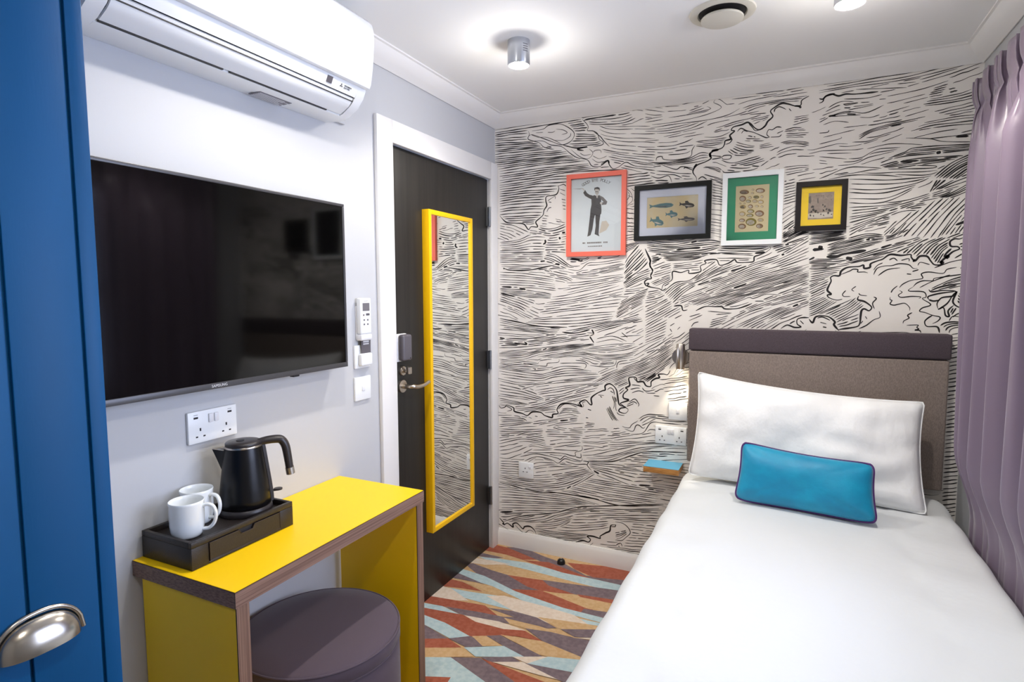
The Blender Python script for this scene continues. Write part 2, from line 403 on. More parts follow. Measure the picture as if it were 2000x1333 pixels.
S('A', 2.4, "780,355 850,372 930,385 1040,372 930,398 1000,412", "1000,90 1060,70 1350,25", "1190,575 1260,522 1275,560")
S('A', 1.1, "480,220 560,215", "610,215 660,215 690,200", "700,180 780,190 820,220 760,240", "690,300 780,300 850,260 860,220", "520,270 600,270 700,310 760,345", "430,240 520,275",
  "1060,395 1100,440 1050,500 960,480 860,400", "960,440 1010,465 1080,450", "1100,430 1130,410 1180,410 1190,440", "1100,470 1160,500 1210,490 1250,470", "1090,500 1150,540 1220,530", "580,380 650,375 600,365",
  "1470,830 1510,870 1530,950 1480,1000", "1480,860 1500,900 1470,950", "1470,1010 1540,990", "1480,900 1530,920")
P('A', 4, "1060,60 1350,30 1500,0", "1050,120 1200,130 1440,110 1560,60", 1.4)
P('A', 6, "1160,140 1300,180 1777,175", "1215,360 1430,405 1777,430", 1.15, .5, .08)
P('A', 4, "1200,400 1450,440 1777,460", "1270,480 1500,520 1777,560", 1.15, .4, .08)
P('A', 4, "1290,510 1500,540 1777,575", "1390,590 1600,640 1777,660", 1.3, .3)
P('A', 6, "1460,1040 1550,1050", "1470,1290 1550,1290", 1.6, 0, .05)
S('A', 2.1, "720,790 730,830 700,890 600,910 590,960 600,1010 570,1060 560,1110 520,1150 480,1190 500,1240 430,1240 400,1270 350,1210 260,1200 160,1190 90,1120")
S('A', 1.4, "720,800 780,780 810,800", "740,830 800,850", "740,870 800,900", "610,960 650,930 690,910 690,940", "600,1080 620,1040 650,1030", "620,970 650,975")
P('A', 4, "760,940 805,950", "775,1045 805,1050", 1.3, 0, .02)
P('A', 2, "690,1155 760,1170", "700,1180 800,1195", 1.3, 0, .02)
P('A', 5, "560,1115 620,1125", "520,1230 600,1235", 1.2, 0, .1)
# tile B: sweeping strokes and the long cloud ridge
S('B', 1.1, "215,270 370,262", "0,300 210,328", "0,345 90,362 185,358", "0,385 75,388", "0,410 190,375", "0,440 195,408", "480,315 620,262", "470,340 640,285",
  "450,355 690,300 700,280 670,268", "620,240 695,205", "530,270 580,262", "255,390 450,360 600,335 690,312", "75,465 300,440 600,375 760,320 825,280 800,250 745,225 760,195",
  "0,640 150,632", "415,602 640,562", "640,600 800,595 930,540", "1010,245 1150,200 1400,150 1550,115", "940,190 1250,150")
P('B', 4, "0,505 260,470 820,385 1025,290", "0,555 250,555 500,500 800,390 1350,335", 1.05, .4)
P('B', 2, "200,598 640,490", "240,610 560,545", 1, .3)
P('B', 4, "770,500 1000,430 1340,340", "745,545 900,520 930,500", 1.2, .2)
P('B', 3, "1060,285 1250,230 1777,150", "1110,325 1250,270 1500,220 1700,205", 1.3, .2)
P('B', 3, "1200,130 1500,95 1700,60", "1100,200 1400,165 1777,110", 1.2, .3)
P('B', 3, "930,470 1100,420 1350,365", "1160,460 1250,430 1330,400", 1.1, .3)
S('B', 2.3, "1777,155 1700,200 1690,250 1640,265 1550,240 1480,235 1400,280 1360,320 1385,375 1330,430 1300,480 1240,520 1190,500 1150,460 1110,440 1050,465 960,490 935,525 970,535 920,580 930,620 870,640 860,680 830,720 740,750 700,790 715,830 650,870 570,900 530,940 520,985 555,1040 555,1080")
S('B', 3.2, "1690,285 1670,265 1620,262", "700,770 710,820", "560,890 530,935", "720,750 800,735")
S('B', 1.7, "1400,330 1410,295 1460,270 1530,300", "1560,290 1585,318", "1000,540 1040,505 1100,530 1180,550 1250,580 1310,605 1350,600", "1045,560 1070,530 1110,540", "1120,445 1160,490 1200,530 1280,500 1300,470",
  "1350,600 1320,570 1340,520 1380,520 1430,490 1480,495", "1360,600 1450,595 1480,570", "1430,560 1500,530", "120,855 130,820 180,810 200,840 300,850 440,830 500,800 510,740 540,690", "180,900 330,950 400,920 530,940",
  "420,945 440,930 520,960", "710,800 830,810", "725,840 790,830 830,820", "830,820 860,800 930,800 920,835 850,840 830,820", "840,960 870,985 1040,975", "575,1060 620,1030 670,1060", "870,640 940,620 920,660 870,680")
P('B', 3, "370,705 540,685 700,690 860,665", "250,795 450,770 520,720 560,700 800,720", 1.4, .1)
P('B', 4, "550,650 800,620 900,600", "560,690 700,690 850,670", 1.2, .2)
P('B', 4, "0,700 240,700 420,660 520,615", "0,800 110,795 300,800 490,740", 1.2, .2)
P('B', 4, "0,860 150,880 450,840 600,770 700,780", "0,930 200,910 500,880 700,840", 1.5, .1)
P('B', 3, "0,945 100,960 300,985 520,1000", "20,1000 130,1045 250,1020 290,1090", 1.4, .1)
P('B', 2, "310,1020 490,1025", "310,1050 515,1055", 1.2, 0)
P('B', 3, "0,1040 240,1045", "0,1100 260,1095", 2, 0)
P('B', 4, "960,700 1080,740 1180,740", "900,750 1000,800 1190,770", 1.4, .2)
P('B', 4, "990,655 1080,680 1190,700", "930,720 1040,760 1180,740", 1.2, .2)
P('B', 4, "830,850 950,880 1240,800", "920,905 1100,905 1310,850", 1.5, .2)
P('B', 3, "940,910 1100,910 1240,915", "890,960 1150,960 1350,850", 1.6, .2)
P('B', 3, "1110,585 1200,600", "1080,640 1290,640", 1.3, .2)
P('B', 3, "1240,690 1360,660", "1240,720 1400,700", 1.1, 0)
P('B', 3, "1530,565 1777,550", "1520,600 1720,600", 1.2, .1)
P('B', 3, "1470,660 1600,640 1777,660", "1520,680 1620,670 1777,690", 1.2, .1)
P('B', 3, "1420,775 1560,710 1777,700", "1430,825 1560,785 1650,780", 1.2, .1)
P('B', 3, "1350,750 1460,705", "1300,950 1460,890", 1.1, .1)
P('B', 4, "1490,935 1600,915 1777,905", "1530,1010 1777,960", 1.1, .3)
P('B', 4, "1620,385 1777,360", "1600,470 1777,420", 1.1, .2)
P('B', 4, "1500,530 1600,500 1700,495", "1530,560 1777,540", 1.2, .2)
P('B', 3, "640,920 780,930 830,960", "620,940 700,940 820,980", 1.2, .1)
P('B', 4, "640,1005 850,1060", "730,1070 850,1110", 1.3, .1)
P('B', 8, "730,1110 850,1140", "720,1320 850,1333", 1.3, .1)
P('B', 9, "1510,1080 1630,1055", "1500,1333 1640,1290", 1.4, .1)
# tile C: fine sweeps by the curtain
P('C', 4, "0,320 540,225 1000,155", "0,395 400,330 1100,220 1700,55", 1.3, .1)
P('C', 3, "0,305 300,262 560,220", "0,340 400,270 680,205", 1.8, .1)
P('C', 3, "240,400 600,330 1150,220", "600,405 1100,290 1777,70", 1.05, .5)
P('C', 3, "1370,160 1700,60", "1450,295 1777,170", 1.1, .2)
S('C', 1.2, "740,435 1100,360 1400,265", "915,512 1180,445", "735,612 980,540", "930,655 1190,578", "680,930 900,845", "45,745 170,705 320,718", "440,662 550,665 655,635", "0,720 100,665", "650,468 725,462",
  "0,835 90,825 105,800", "45,880 385,797", "0,955 225,895 235,875", "85,1057 350,1050", "520,1005 780,950 1120,960", "940,888 1200,895 1350,925 1700,930", "1030,885 1300,820 1500,790", "1540,830 1740,780", "265,775 520,745",
  "0,1090 300,1115", "0,1130 80,1140", "0,1160 90,1168", "850,300 1050,280", "400,360 950,340")
P('C', 5, "1240,350 1400,300", "1170,445 1340,415", 1.3, 0, .1)
P('C', 2, "1400,360 1480,342", "1415,392 1500,370", 1.6, 0)
P('C', 4, "1200,468 1500,410 1650,360", "1100,545 1500,490 1740,430", 1.3, .1)
P('C', 4, "1240,602 1680,495", "1410,645 1760,580", 1.2, .2)
P('C', 4, "1140,725 1400,670 1777,620", "930,850 1200,780 1770,720", 1.2, .3)
P('C', 3, "650,672 860,605", "510,755 900,690", 1.4, .1)
P('C', 5, "430,860 640,770 1150,655", "430,900 600,810 980,730", 1.5, .1)
P('C', 3, "510,888 700,850 930,770", "200,978 450,960 760,850", 1.1, .3)
P('C', 4, "100,560 240,490 420,500 560,495", "0,690 120,650 300,590 620,520", 1.2, .1)
S('C', 2.3, "0,510 40,490 60,440 130,410 210,430 290,410 400,410 640,385", "0,460 40,465 80,430 170,405", "270,560 340,560", "300,628 400,628", "100,652 180,640")
S('C', 1.4, "270,465 400,462 540,450 680,415", "100,655 300,600 500,615 700,530", "110,650 370,600", "120,655 450,635", "260,520 420,505 300,530 260,520", "1190,895 1500,860 1730,830")
P('C', 3, "300,1115 450,1100 640,1010 880,990", "190,1190 400,1160 560,1090 810,1035", 1.3, 0)
P('C', 5, "750,1110 930,1040 1060,990 1700,950", "640,1170 900,1090 1300,1050 1700,1010", 1.6, .1)
P('C', 5, "660,1190 900,1130 1300,1090 1560,1080", "750,1225 1000,1190 1440,1130", 1.6, .1)
S('C', 1.6, "750,1225 1200,1215 1260,1190 1060,1185")
S('C', 3.4, "880,1145 1080,1132", "1270,1050 1320,1040", "1480,875 1620,865")
P('C', 8, "1230,1320 1450,1150 1700,1040", "1480,1333 1600,1250 1700,1190", 1.9, .1)
P('C', 3, "0,1330 280,1220 480,1200 750,1230", "360,1270 900,1260 1280,1240", 1.4, .1)
P('C', 3, "0,1275 200,1225", "100,1333 300,1300 550,1285 900,1310", 1.4, .1)
# between C and F (right of the small frame)
P('Z', 7, "690,640 950,645 1120,640 1200,590", "690,790 860,790 1000,730 1110,660", 1.5, .2)
P('Z', 8, "1110,735 1190,620 1345,530", "1105,745 1220,690 1345,640", 1.9, 0)
P('Z', 11, "690,800 900,790 1050,760 1320,670", "690,960 800,900 950,840 1040,830", 1.5, .2)
P('Z', 9, "870,960 1000,850 1090,770", "1150,975 1240,850 1330,760", 1.6, .1)
P('Z', 5, "1060,770 1200,740 1335,660", "1120,790 1230,760 1330,720", 1.5, .1)
P('Z', 6, "1170,960 1260,850 1330,790", "1280,950 1330,880", 1.5, .1)
P('Z', 6, "1000,560 1345,490", "1140,620 1340,520", 1.6, .1)
# tile D
P('D', 6, "90,90 250,120 400,190", "90,230 140,250 190,272", 1.25, .1)
P('D', 5, "250,130 420,170 600,190", "440,210 560,210 660,205", 1.3, .2)
P('D', 7, "90,300 300,270 440,210 600,215", "90,410 300,405 570,400", 1.4, .3)
P('D', 6, "90,420 300,415 560,410", "90,515 300,510 560,500", 1.4, .3)
P('D', 11, "500,130 640,155 805,100", "590,405 700,400 805,410", 1.8, .2)
S('D', 3.4, "735,240 745,265", "765,195 800,190", "560,320 585,300 580,270", "530,505 580,500", "130,575 140,590", "690,530 740,540")
P('D', 5, "600,420 700,440 860,550 980,552", "540,490 680,530 830,590", 1.6, .1)
P('D', 4, "90,540 400,545 640,535", "140,600 400,605 700,580 850,592", 1.5, .1)
S('D', 2.4, "140,580 200,600 400,600 560,570 700,540")
S('D', 1.2, "830,590 950,600 1050,525 1180,515 1440,475", "620,590 660,620", "960,510 1030,490 1060,460")
P('D', 5, "850,470 1000,480 1050,455", "850,520 950,515 960,510", 2.2, 0)
P('D', 3, "1080,440 1200,450", "1150,470 1190,465", 2.5, 0)
P('D', 6, "1000,620 1160,585 1450,520", "840,660 1100,650 1440,590", 1.15, .4, .08)
P('D', 5, "840,690 1080,690 1440,640", "760,860 980,810 1430,715", 1.15, .3, .08)
P('D', 7, "620,925 1000,870 1450,750", "510,1080 850,1040 1380,990", 1.3, .35)
P('D', 5, "450,1130 900,1080 1340,1050", "350,1180 800,1215 1300,1150", 1.4, .2)
P('D', 7, "90,620 400,640 670,680", "90,780 400,790 700,820", 1.3, .3)
P('D', 4, "560,600 800,640 850,660", "670,680 830,720 930,775", 1.3, .2)
P('D', 5, "90,800 400,820 650,860", "90,850 400,890 640,905", 1.3, .2)
P('D', 6, "90,820 300,880 480,940", "90,930 280,1000 370,1050", 1.5, .2)
S('D', 3, "300,795 370,808", "110,780 220,785", "100,850 260,890")
P('D', 4, "180,950 350,1030 520,1110", "90,1050 200,1080 290,1130", 1.1, .3)
P('D', 6, "90,1120 400,1190 760,1220", "90,1240 300,1255 690,1300", 1.5, .2)
S('D', 2.4, "90,1125 300,1165 450,1200 600,1215 820,1220")
P('D', 5, "770,1270 1300,1160 1600,1080", "1120,1285 1400,1200 1640,1150", 1.5, .2)
P('D', 8, "1410,600 1480,470 1600,330", "1450,710 1620,590 1700,500", 1.9, .1)
P('D', 5, "1450,330 1560,300", "1440,420 1500,380 1640,320", 1.5, .1)
P('D', 5, "1430,740 1580,640 1777,560", "1440,800 1600,720 1777,650", 1.5, .2)
S('D', 2, "1665,370 1690,430 1720,500 1720,560 1750,600 1725,650 1735,690 1690,700 1660,730 1680,770 1720,770")
P('D', 4, "1320,840 1500,810 1660,790", "1180,900 1500,885", 1.2, .3)
P('D', 9, "1380,960 1550,860 1700,800", "1340,1120 1480,1040 1640,960", 1.4, .2)
# tile E: long diagonals
P('E', 6, "20,240 280,270 500,240 700,220 820,240", "20,340 300,360 600,350 800,300", 1.7, .1)
S('E', 3.4, "340,325 450,310 600,300", "500,245 560,230", "1190,360 1300,350", "1480,380 1510,370", "1520,270 1560,262", "560,1000 561,1001")
P('E', 4, "830,285 1080,290 1350,285", "760,350 1180,365 1340,320", 1.8, .1)
P('E', 6, "150,380 500,370 780,355 1200,360", "230,440 500,430 780,370 1170,392", 1.5, .1)
P('E', 4, "300,500 500,480 640,460", "300,560 400,550 600,540", 1.4, .1)
P('E', 3, "780,415 1170,415", "830,470 1090,450", 1.6, .1)
S('E', 1.9, "1350,290 1360,310 1310,350 1240,380 1185,400 1175,450 1100,460 1000,460 970,430 900,470 810,490 770,430 650,440 660,470 600,500 600,560 480,580 470,545 390,570 300,560 290,650 200,700 180,760",
  "0,310 40,390 60,440 50,480 80,560 60,610 70,640", "0,690 40,690 30,720 150,745 190,765 230,740")
P('E', 6, "0,380 150,370 300,380", "0,500 130,450 230,400", 1.8, .1)
P('E', 5, "80,540 180,500 280,470", "80,620 200,590 290,560", 1.3, .1)
P('E', 6, "60,680 200,620 290,590", "140,745 240,700 290,660", 1.4, .1)
P('E', 8, "200,780 330,680 480,655 640,540 760,450", "300,900 420,790 560,700 820,580 1100,495", 1.4, .2)
P('E', 6, "0,790 100,770 180,760", "0,900 150,870 290,790", 1.3, .1)
P('E', 10, "0,910 150,850 330,740", "0,1180 150,1090 400,950", 1.4, .15)
P('E', 6, "0,1200 150,1130 240,1080", "0,1333 220,1240", 1.3, .2)
P('E', 6, "640,480 780,440", "600,640 700,560 900,480", 1.3, .2)
P('E', 9, "570,700 900,590 1180,470 1450,380 1777,190", "700,830 1000,700 1400,580 1777,480", 1.35, .55, .05)
S('E', 2.8, "570,705 700,660", "930,555 1000,535 1100,500", "960,740 1050,710 1100,690", "1600,940 1660,915")
P('E', 12, "400,910 760,800 1050,710 1777,470", "860,955 1100,850 1320,790 1777,650", 1.45, .25, .03)
P('E', 7, "330,860 560,770 780,690", "420,950 640,860 800,800", 1.2, .3)
P('E', 9, "1160,905 1400,820 1777,670", "780,1170 1100,1010 1400,920 1777,830", 1.35, .3, .05)
P('E', 7, "940,1170 1300,1010 1777,850", "1250,1180 1500,1040 1777,930", 1.4, .25)
P('E', 5, "1030,1178 1250,1085 1500,1000", "1480,1185 1600,1110 1777,1040", 1.5, .2)
P('E', 4, "720,1085 900,1040", "690,1165 860,1110", 1.2, .2)
S('E', 2.1, "310,935 390,930 410,980 460,975", "550,985 650,940 760,940 830,940 870,965 1000,960 1100,930 1160,905", "1470,1180 1540,1140 1620,1165 1690,1160 1650,1130 1650,1080 1700,1060 1777,1060")
S('E', 1.4, "850,945 1050,870 1130,840 1180,850 1320,805 1470,820", "680,990 940,1010", "770,1025 930,1015", "1190,880 1290,880", "480,1050 600,1015", "470,1095 620,1030", "500,1160 530,1120 580,1105", "320,1070 400,1030", "270,1150 320,1120",
  "280,1290 360,1270 435,1215", "270,1180 290,1215", "350,1190 380,1160", "290,1330 330,1300", "1680,1090 1720,1130", "190,1310 230,1270")
P('E', 8, "1490,150 1620,50", "1490,250 1700,150 1777,130", 1.9, .1)
P('E', 6, "1350,300 1550,250 1777,170", "1480,390 1620,320 1777,270", 1.8, .2)
P('E', 4, "1500,80 1620,0", "1490,150 1620,60", 1.8, .1)
# tile F: big cloud at the right
P('F', 8, "0,190 200,185 400,175", "0,320 200,290 410,250", 1.9, .1)
P('F', 9, "200,330 600,210 900,215 1050,60", "200,440 600,350 1100,215", 1.6, .2)
P('F', 5, "420,60 700,60 880,20", "420,230 620,150 870,90", 1.5, .2)
S('F', 4.5, "190,455 300,452 380,425 620,385", "40,380 160,370", "100,350 150,355", "1590,110 1740,55", "400,465 470,480")
S('F', 3, "780,360 900,320", "620,270 660,265", "0,490 60,460")
P('F', 9, "0,480 400,470 800,350 1200,240", "0,600 330,560 700,480 870,430", 1.5, .15)
P('F', 6, "400,470 800,380 1230,240", "900,430 1100,340 1320,225", 1.5, .15)
P('F', 9, "770,240 880,130 960,60", "1340,210 1450,80 1520,0", 1.5, .1)
P('F', 9, "960,425 1150,280 1330,220", "1290,470 1400,340 1530,260", 1.9, .1)
P('F', 6, "1290,480 1400,350 1530,270", "1420,535 1480,430 1560,350", 2.2, .1)
P('F', 7, "1340,215 1500,140 1740,20", "1530,262 1620,230 1730,190", 1.6, .1)
S('F', 2.5, "360,915 300,925 220,900 200,870 240,860 200,820 215,770 240,720 235,680 270,660 330,660 350,610 420,570 540,560 590,545 600,580 660,570 670,530 740,500 800,480 880,430 1000,440 1100,430 1110,460 1150,500 1200,450 1280,450 1320,500 1360,540 1430,540 1440,500 1500,450 1560,400 1630,370 1610,345 1540,340 1530,290 1580,260 1640,260 1720,220",
  "0,1130 40,1170 70,1110 140,1095 220,1110 280,1160 270,1190 300,1230 325,1255", "540,880 530,920 600,940 660,980 680,1010 650,1040 600,1020 570,1040 560,1100 550,1180 510,1215 350,1240 320,1250")
S('F', 5, "1430,530 1450,500", "1480,470 1520,440", "1130,490 1150,500")
S('F', 1.7, "340,650 440,610 480,590 530,595 530,620 600,620 640,630", "700,650 740,580 820,555 900,550 980,530 1080,540 1130,580 1180,580", "750,660 850,595 990,575", "700,600 740,550 800,520", "830,495 830,480",
  "870,490 920,470 960,500", "1000,495 1080,475 1085,505", "1180,550 1210,515 1310,540", "1120,615 1190,595", "1060,640 1110,645", "980,790 1020,750 1110,710 1230,690 1220,640 1300,620 1450,635 1500,590 1600,570",
  "1360,575 1540,510 1700,480", "890,845 910,810 960,770", "980,820 1010,840 970,870 1000,895 1110,885 1210,890 1190,910", "1200,790 1330,725 1530,650", "1130,780 1080,825 1240,835 1270,890 1230,910 1310,960 1310,985 1230,1010 1200,1045 1260,1060 1340,1090 1420,1110 1400,1150 1340,1180",
  "1130,780 1170,740 1240,715 1340,715 1360,690 1480,670 1700,640", "880,890 880,920 900,930 880,965 920,980 970,970 1040,960 1090,1005 1090,1040", "1120,1060 1070,1090 1085,1120 1030,1150 1020,1180",
  "1060,1198 1180,1195 1170,1220 1190,1240 1150,1250 1200,1255 1215,1280", "510,775 465,810 490,830", "400,820 365,860 380,885 450,885", "540,850 560,870 630,878", "700,890 730,910 690,960 710,1020",
  "760,1045 770,1110 700,1140 620,1200 540,1235", "610,1100 630,1130", "560,1180 585,1150", "90,1120 150,1110 230,1145", "120,1165 190,1183", "150,1215 190,1222", "1520,1150 1560,1100 1640,1110", "1640,580 1710,550",
  "1580,470 1700,400", "1630,320 1690,300 1730,270", "1640,345 1690,340 1680,380 1640,375")
S('F', 2, "1310,830 1400,790 1530,760 1700,740", "1300,810 1330,835 1450,820 1590,830 1560,880 1440,900 1390,960 1400,1020", "1300,920 1290,890 1340,870 1430,850 1590,830", "1400,1030 1500,960 1560,870 1610,830",
  "1340,1090 1290,1120 1255,1160 1280,1210 1390,1215 1415,1280", "1400,1020 1460,1010 1480,1090 1520,1100 1510,1040 1570,980", "1610,830 1560,940 1620,1000 1680,990", "1300,920 1350,935 1420,925", "1560,1110 1600,1080 1680,1050")
P('F', 5, "1430,1000 1480,950 1510,900", "1520,950 1560,900 1590,850", 2.4, 0)
P('F', 6, "1330,800 1500,720 1700,655", "1420,815 1560,790 1690,760", 1.6, .1)
P('F', 5, "1620,840 1650,870 1690,860", "1610,960 1650,990 1690,960", 2, 0)
P('F', 6, "1540,1010 1510,1080", "1680,1010 1600,1090", 1.9, 0)
P('F', 4, "1415,1210 1500,1165 1680,1165", "1520,1285 1540,1240 1680,1205", 1.8, 0)
P('F', 8, "0,600 200,575 540,545", "0,770 100,730 230,680", 1.4, .2)
P('F', 6, "0,790 210,700", "0,920 210,820", 1.5, .1)
P('F', 8, "0,940 200,860", "0,1100 100,1060 340,915", 1.5, .2)
P('F', 6, "180,1080 400,980 520,890", "300,1165 450,1080 590,980", 1.4, .1)
P('F', 4, "300,1170 560,1070", "310,1240 440,1215 550,1170", 1.5, .1)
P('F', 4, "0,1110 250,1010 500,900", "100,1095 300,1010 520,905", 1.4, .2)
# tile G: left middle, second cloud ridge
P('G', 6, "75,100 300,110 620,80", "75,200 300,190 500,170 900,110", 1.5, .4)
P('G', 5, "540,80 800,60 980,30", "650,140 800,130 1000,110", 1.5, .3)
S('G', 2.4, "530,75 620,70", "690,45 770,55 850,50 960,20", "80,100 130,110", "320,140 340,165 220,150", "980,20 1000,60", "960,90 980,120 1000,150", "500,220 540,205", "130,160 280,165")
S('G', 1.4, "310,355 440,355 460,340", "310,350 520,380 550,350 650,340 660,310", "670,350 900,350 920,390 900,400", "820,320 900,330 950,360", "860,305 950,330 1000,355 1045,355", "960,370 1100,385 1200,370 1220,320",
  "1220,400 1240,340 1330,320", "1030,110 1180,85 1320,135", "1260,90 1460,75", "1270,50 1330,100", "960,85 1000,60 930,50", "580,410 700,380 880,385", "400,400 430,405 420,415")
P('G', 5, "75,240 400,210 760,170 1000,150", "75,280 300,290 450,250 700,215 1000,185", 1.5, .2)
P('G', 4, "450,290 800,240 1050,270 1300,260 1460,215", "600,300 900,280 1100,320 1380,290", 1.3, .2)
P('G', 5, "700,230 1000,190 1250,160 1400,155", "950,240 1150,240 1300,220 1430,180", 1.1, .4)
P('G', 3, "1070,340 1200,320", "1050,370 1200,350", 1.2, 0)
P('G', 6, "75,310 300,330 440,345", "75,385 300,420 480,420 640,395", 1.3, .2)
P('G', 4, "75,400 450,455 560,440 750,400 1000,430", "75,480 450,520 640,480 1040,455", 1.4, .1)
P('G', 3, "75,520 300,560 500,540 800,500 1060,480", "300,605 480,560 800,530 1000,510", 1.3, .1)
P('G', 5, "410,620 700,575 1100,540", "520,690 700,670 900,600 1080,560", 1.35, .15)
P('G', 5, "80,525 350,590 570,690", "75,650 300,680 490,720", 1.4, .1)
P('G', 4, "75,690 220,720 370,755", "75,750 200,750 330,760", 1.2, .2)
P('G', 4, "200,765 500,715 900,600 1110,548", "230,810 450,790 700,710 970,650", 1.4, .1)
P('G', 3, "300,830 500,790 640,760", "400,825 520,810 640,800", 1.3, .1)
P('G', 3, "700,735 850,700 970,670", "820,745 900,710 970,690", 1.2, .1)
P('G', 12, "960,530 1200,420 1500,310 1777,150", "1230,590 1350,540 1600,440 1777,320", 1.3, .45, .04)
P('G', 6, "1210,550 1340,500", "1230,700 1300,620", 1.4, .1)
P('G', 5, "1430,525 1560,460 1700,370", "1540,540 1600,490 1690,420", 1.8, .1)
P('G', 8, "1010,60 1200,0 1260,-20", "1430,330 1600,230 1890,50", 1.2, .65, .1)
P('G', 7, "1300,20 1420,-20", "1500,120 1700,30", 1.2, .3, .1)
P('G', 5, "1480,240 1600,190 1777,80", "1620,280 1700,240 1770,190", 1.3, .3)
S('G', 2.6, "75,760 90,785 130,780 150,760 215,785 225,820 300,840 350,860 400,825 480,830 520,860 590,880 600,850 650,840 640,800 680,750 760,740 840,760 880,770 860,740 880,720 920,710 960,750 980,750 975,690 1020,650 1080,620 1110,610 1110,570 1150,550 1190,570 1220,610 1230,660 1240,730 1255,760 1310,780 1260,790 1245,820 1300,840 1330,820 1335,800",
  "1335,800 1280,760 1260,740 1340,710 1290,690 1290,650 1330,610 1310,590 1350,565 1340,500 1370,485 1410,490 1425,530 1480,530 1510,570 1555,575 1560,530 1600,500 1640,490 1630,460 1680,455 1720,460 1745,420")
S('G', 1.5, "840,740 870,775 900,770 890,735 920,725", "650,800 700,755 760,750 840,780", "1130,610 1160,590 1190,610 1200,660", "1160,620 1190,640", "1390,490 1410,520", "80,770 130,765 200,800 150,820", "1040,660 1100,665", "1060,670 1080,685",
  "1300,990 1380,1015 1410,960 1440,955 1480,985 1500,970", "1360,1045 1480,1030 1560,930 1680,935 1850,950", "920,880 945,885", "940,800 975,810")
P('G', 3, "1340,560 1450,570 1500,620 1600,610", "1370,640 1450,620 1550,660 1640,670", 1.4, .2)
P('G', 3, "1560,600 1640,560 1700,560", "1600,680 1680,640", 1.2, .2)
P('G', 4, "1150,770 1190,850 1240,915", "1120,790 1150,850 1185,910", 1.5, .2)
P('G', 3, "1180,670 1200,740 1190,800", "1210,680 1225,760 1230,840 1300,860", 1.4, 0)
P('G', 4, "1340,730 1400,700 1440,750 1430,775", "1290,800 1370,770 1360,730 1400,710", 1.4, .1)
P('G', 4, "1440,895 1490,860 1580,850 1700,860", "1470,960 1540,925 1600,895 1720,915 1900,920", 1.5, .1)
P('G', 6, "1640,510 1760,500 1910,480", "1720,700 1800,690 1910,670", 1.4, .3, .1)
P('G', 4, "690,800 740,790 840,800", "650,850 720,830 870,840", 1.2, .2)
P('G', 4, "660,830 700,800 740,830", "640,870 760,850 850,870", 1.1, .3)
P('G', 5, "90,880 300,890 350,920", "75,970 250,950 420,930", 1.3, .3)
P('G', 3, "220,860 300,880 350,900", "330,900 380,870 450,870", 1.2, .2)
P('G', 4, "330,930 500,910 840,870", "540,965 700,930 840,920", 1.2, .3)
S('G', 2.6, "670,912 750,905")
P('G', 4, "920,930 1010,940", "905,975 1000,968", 1.3, 0, .1)
P('G', 3, "930,1000 1130,990", "600,980 700,1000 890,1000", 1.1, .1)
P('G', 4, "75,990 300,1000 510,990", "75,1060 300,1050 500,1030", 1.3, .3)
P('G', 4, "530,1000 890,1015", "520,1060 890,1075", 1.2, .3)
P('G', 3, "1190,990 1250,985", "1130,1060 1270,1050", 1.2, 0)
# tile H: lower left
P('H', 5, "75,20 280,15 480,30", "70,130 300,85 500,120", 1.3, .3)
P('H', 5, "480,50 650,35 850,60", "560,165 700,145 830,120", 1.2, .4, .1)
P('H', 3, "1080,50 1250,20", "1010,90 1250,60 1500,30", 1.3, .2)
P('H', 3, "1100,118 1420,105", "1070,165 1500,130 1700,140", 1.3, .2)
P('H', 4, "75,160 250,125", "75,260 180,260 380,180", 1.3, .1)
P('H', 3, "560,160 850,150 1050,165", "600,215 900,235 1150,190 1500,130 1800,155", 1.3, .1)
S('H', 1.9, "880,295 1120,295 1300,240 1450,205 1800,212", "75,490 200,520 300,550 480,580 620,585", "500,570 900,630 1200,705 1600,700", "110,855 250,810 400,790 600,770 800,720 1000,710 1600,690")
P('H', 3, "870,240 1100,240 1400,165 1700,150", "900,285 1100,280 1300,215 1500,180", 1.3, .1)
P('H', 6, "1460,205 1800,215", "1140,290 1400,290", 1.4, .2)
S('H', 1.6, "330,215 620,215 770,245 780,210 840,190 840,150", "270,250 420,225 600,260 640,275 680,245 720,260 830,290 840,265", "310,290 420,250 560,280 620,310 680,270 760,290 830,300", "690,295 780,320 870,320 890,330",
  "780,250 830,260 830,220", "850,290 900,300 890,330 930,380", "230,55 330,25 480,10")
P('H', 6, "75,290 260,300", "75,400 260,410", 1.2, .1)
P('H', 4, "340,300 430,260 600,300 690,315", "400,400 600,375 860,350", 1.2, .3)
P('H', 5, "560,420 750,390 900,360", "600,480 800,440 960,400", 1.4, .2)
P('H', 6, "75,420 300,460 560,460 900,385", "75,495 400,555 700,545 960,410", 1.4, .2)
P('H', 3, "280,480 420,520 550,540", "350,510 450,540", 1.4, .1)
P('H', 6, "900,310 1150,325 1410,345", "930,370 1100,440 1290,515", 1.4, .15)
P('H', 5, "1100,320 1250,345 1400,370", "1280,480 1480,480 1600,470", 1.4, .2)
P('H', 10, "900,455 1300,510 1620,560", "620,560 1050,650 1500,708", 1.35, .2)
S('H', 2.8, "760,605 900,630 1000,650", "1455,550 1510,558", "1370,515 1480,520", "700,545 740,525", "80,765 200,760", "950,380 1000,410")
P('H', 10, "75,550 300,570 700,620 1000,695", "75,775 300,770 620,765 930,715", 1.35, .15)
P('H', 4, "75,760 300,770", "80,830 130,835 270,800", 1.4, .1)
P('H', 4, "120,850 400,800 800,730 1200,740 1600,735", "250,860 500,850 640,800 900,760 1550,775", 1.4, .2)
P('H', 5, "400,850 560,840 760,800", "400,920 600,910 740,850", 1.2, .3)
P('H', 3, "900,800 1150,795 1560,800", "1130,830 1550,850", 1.4, .2)
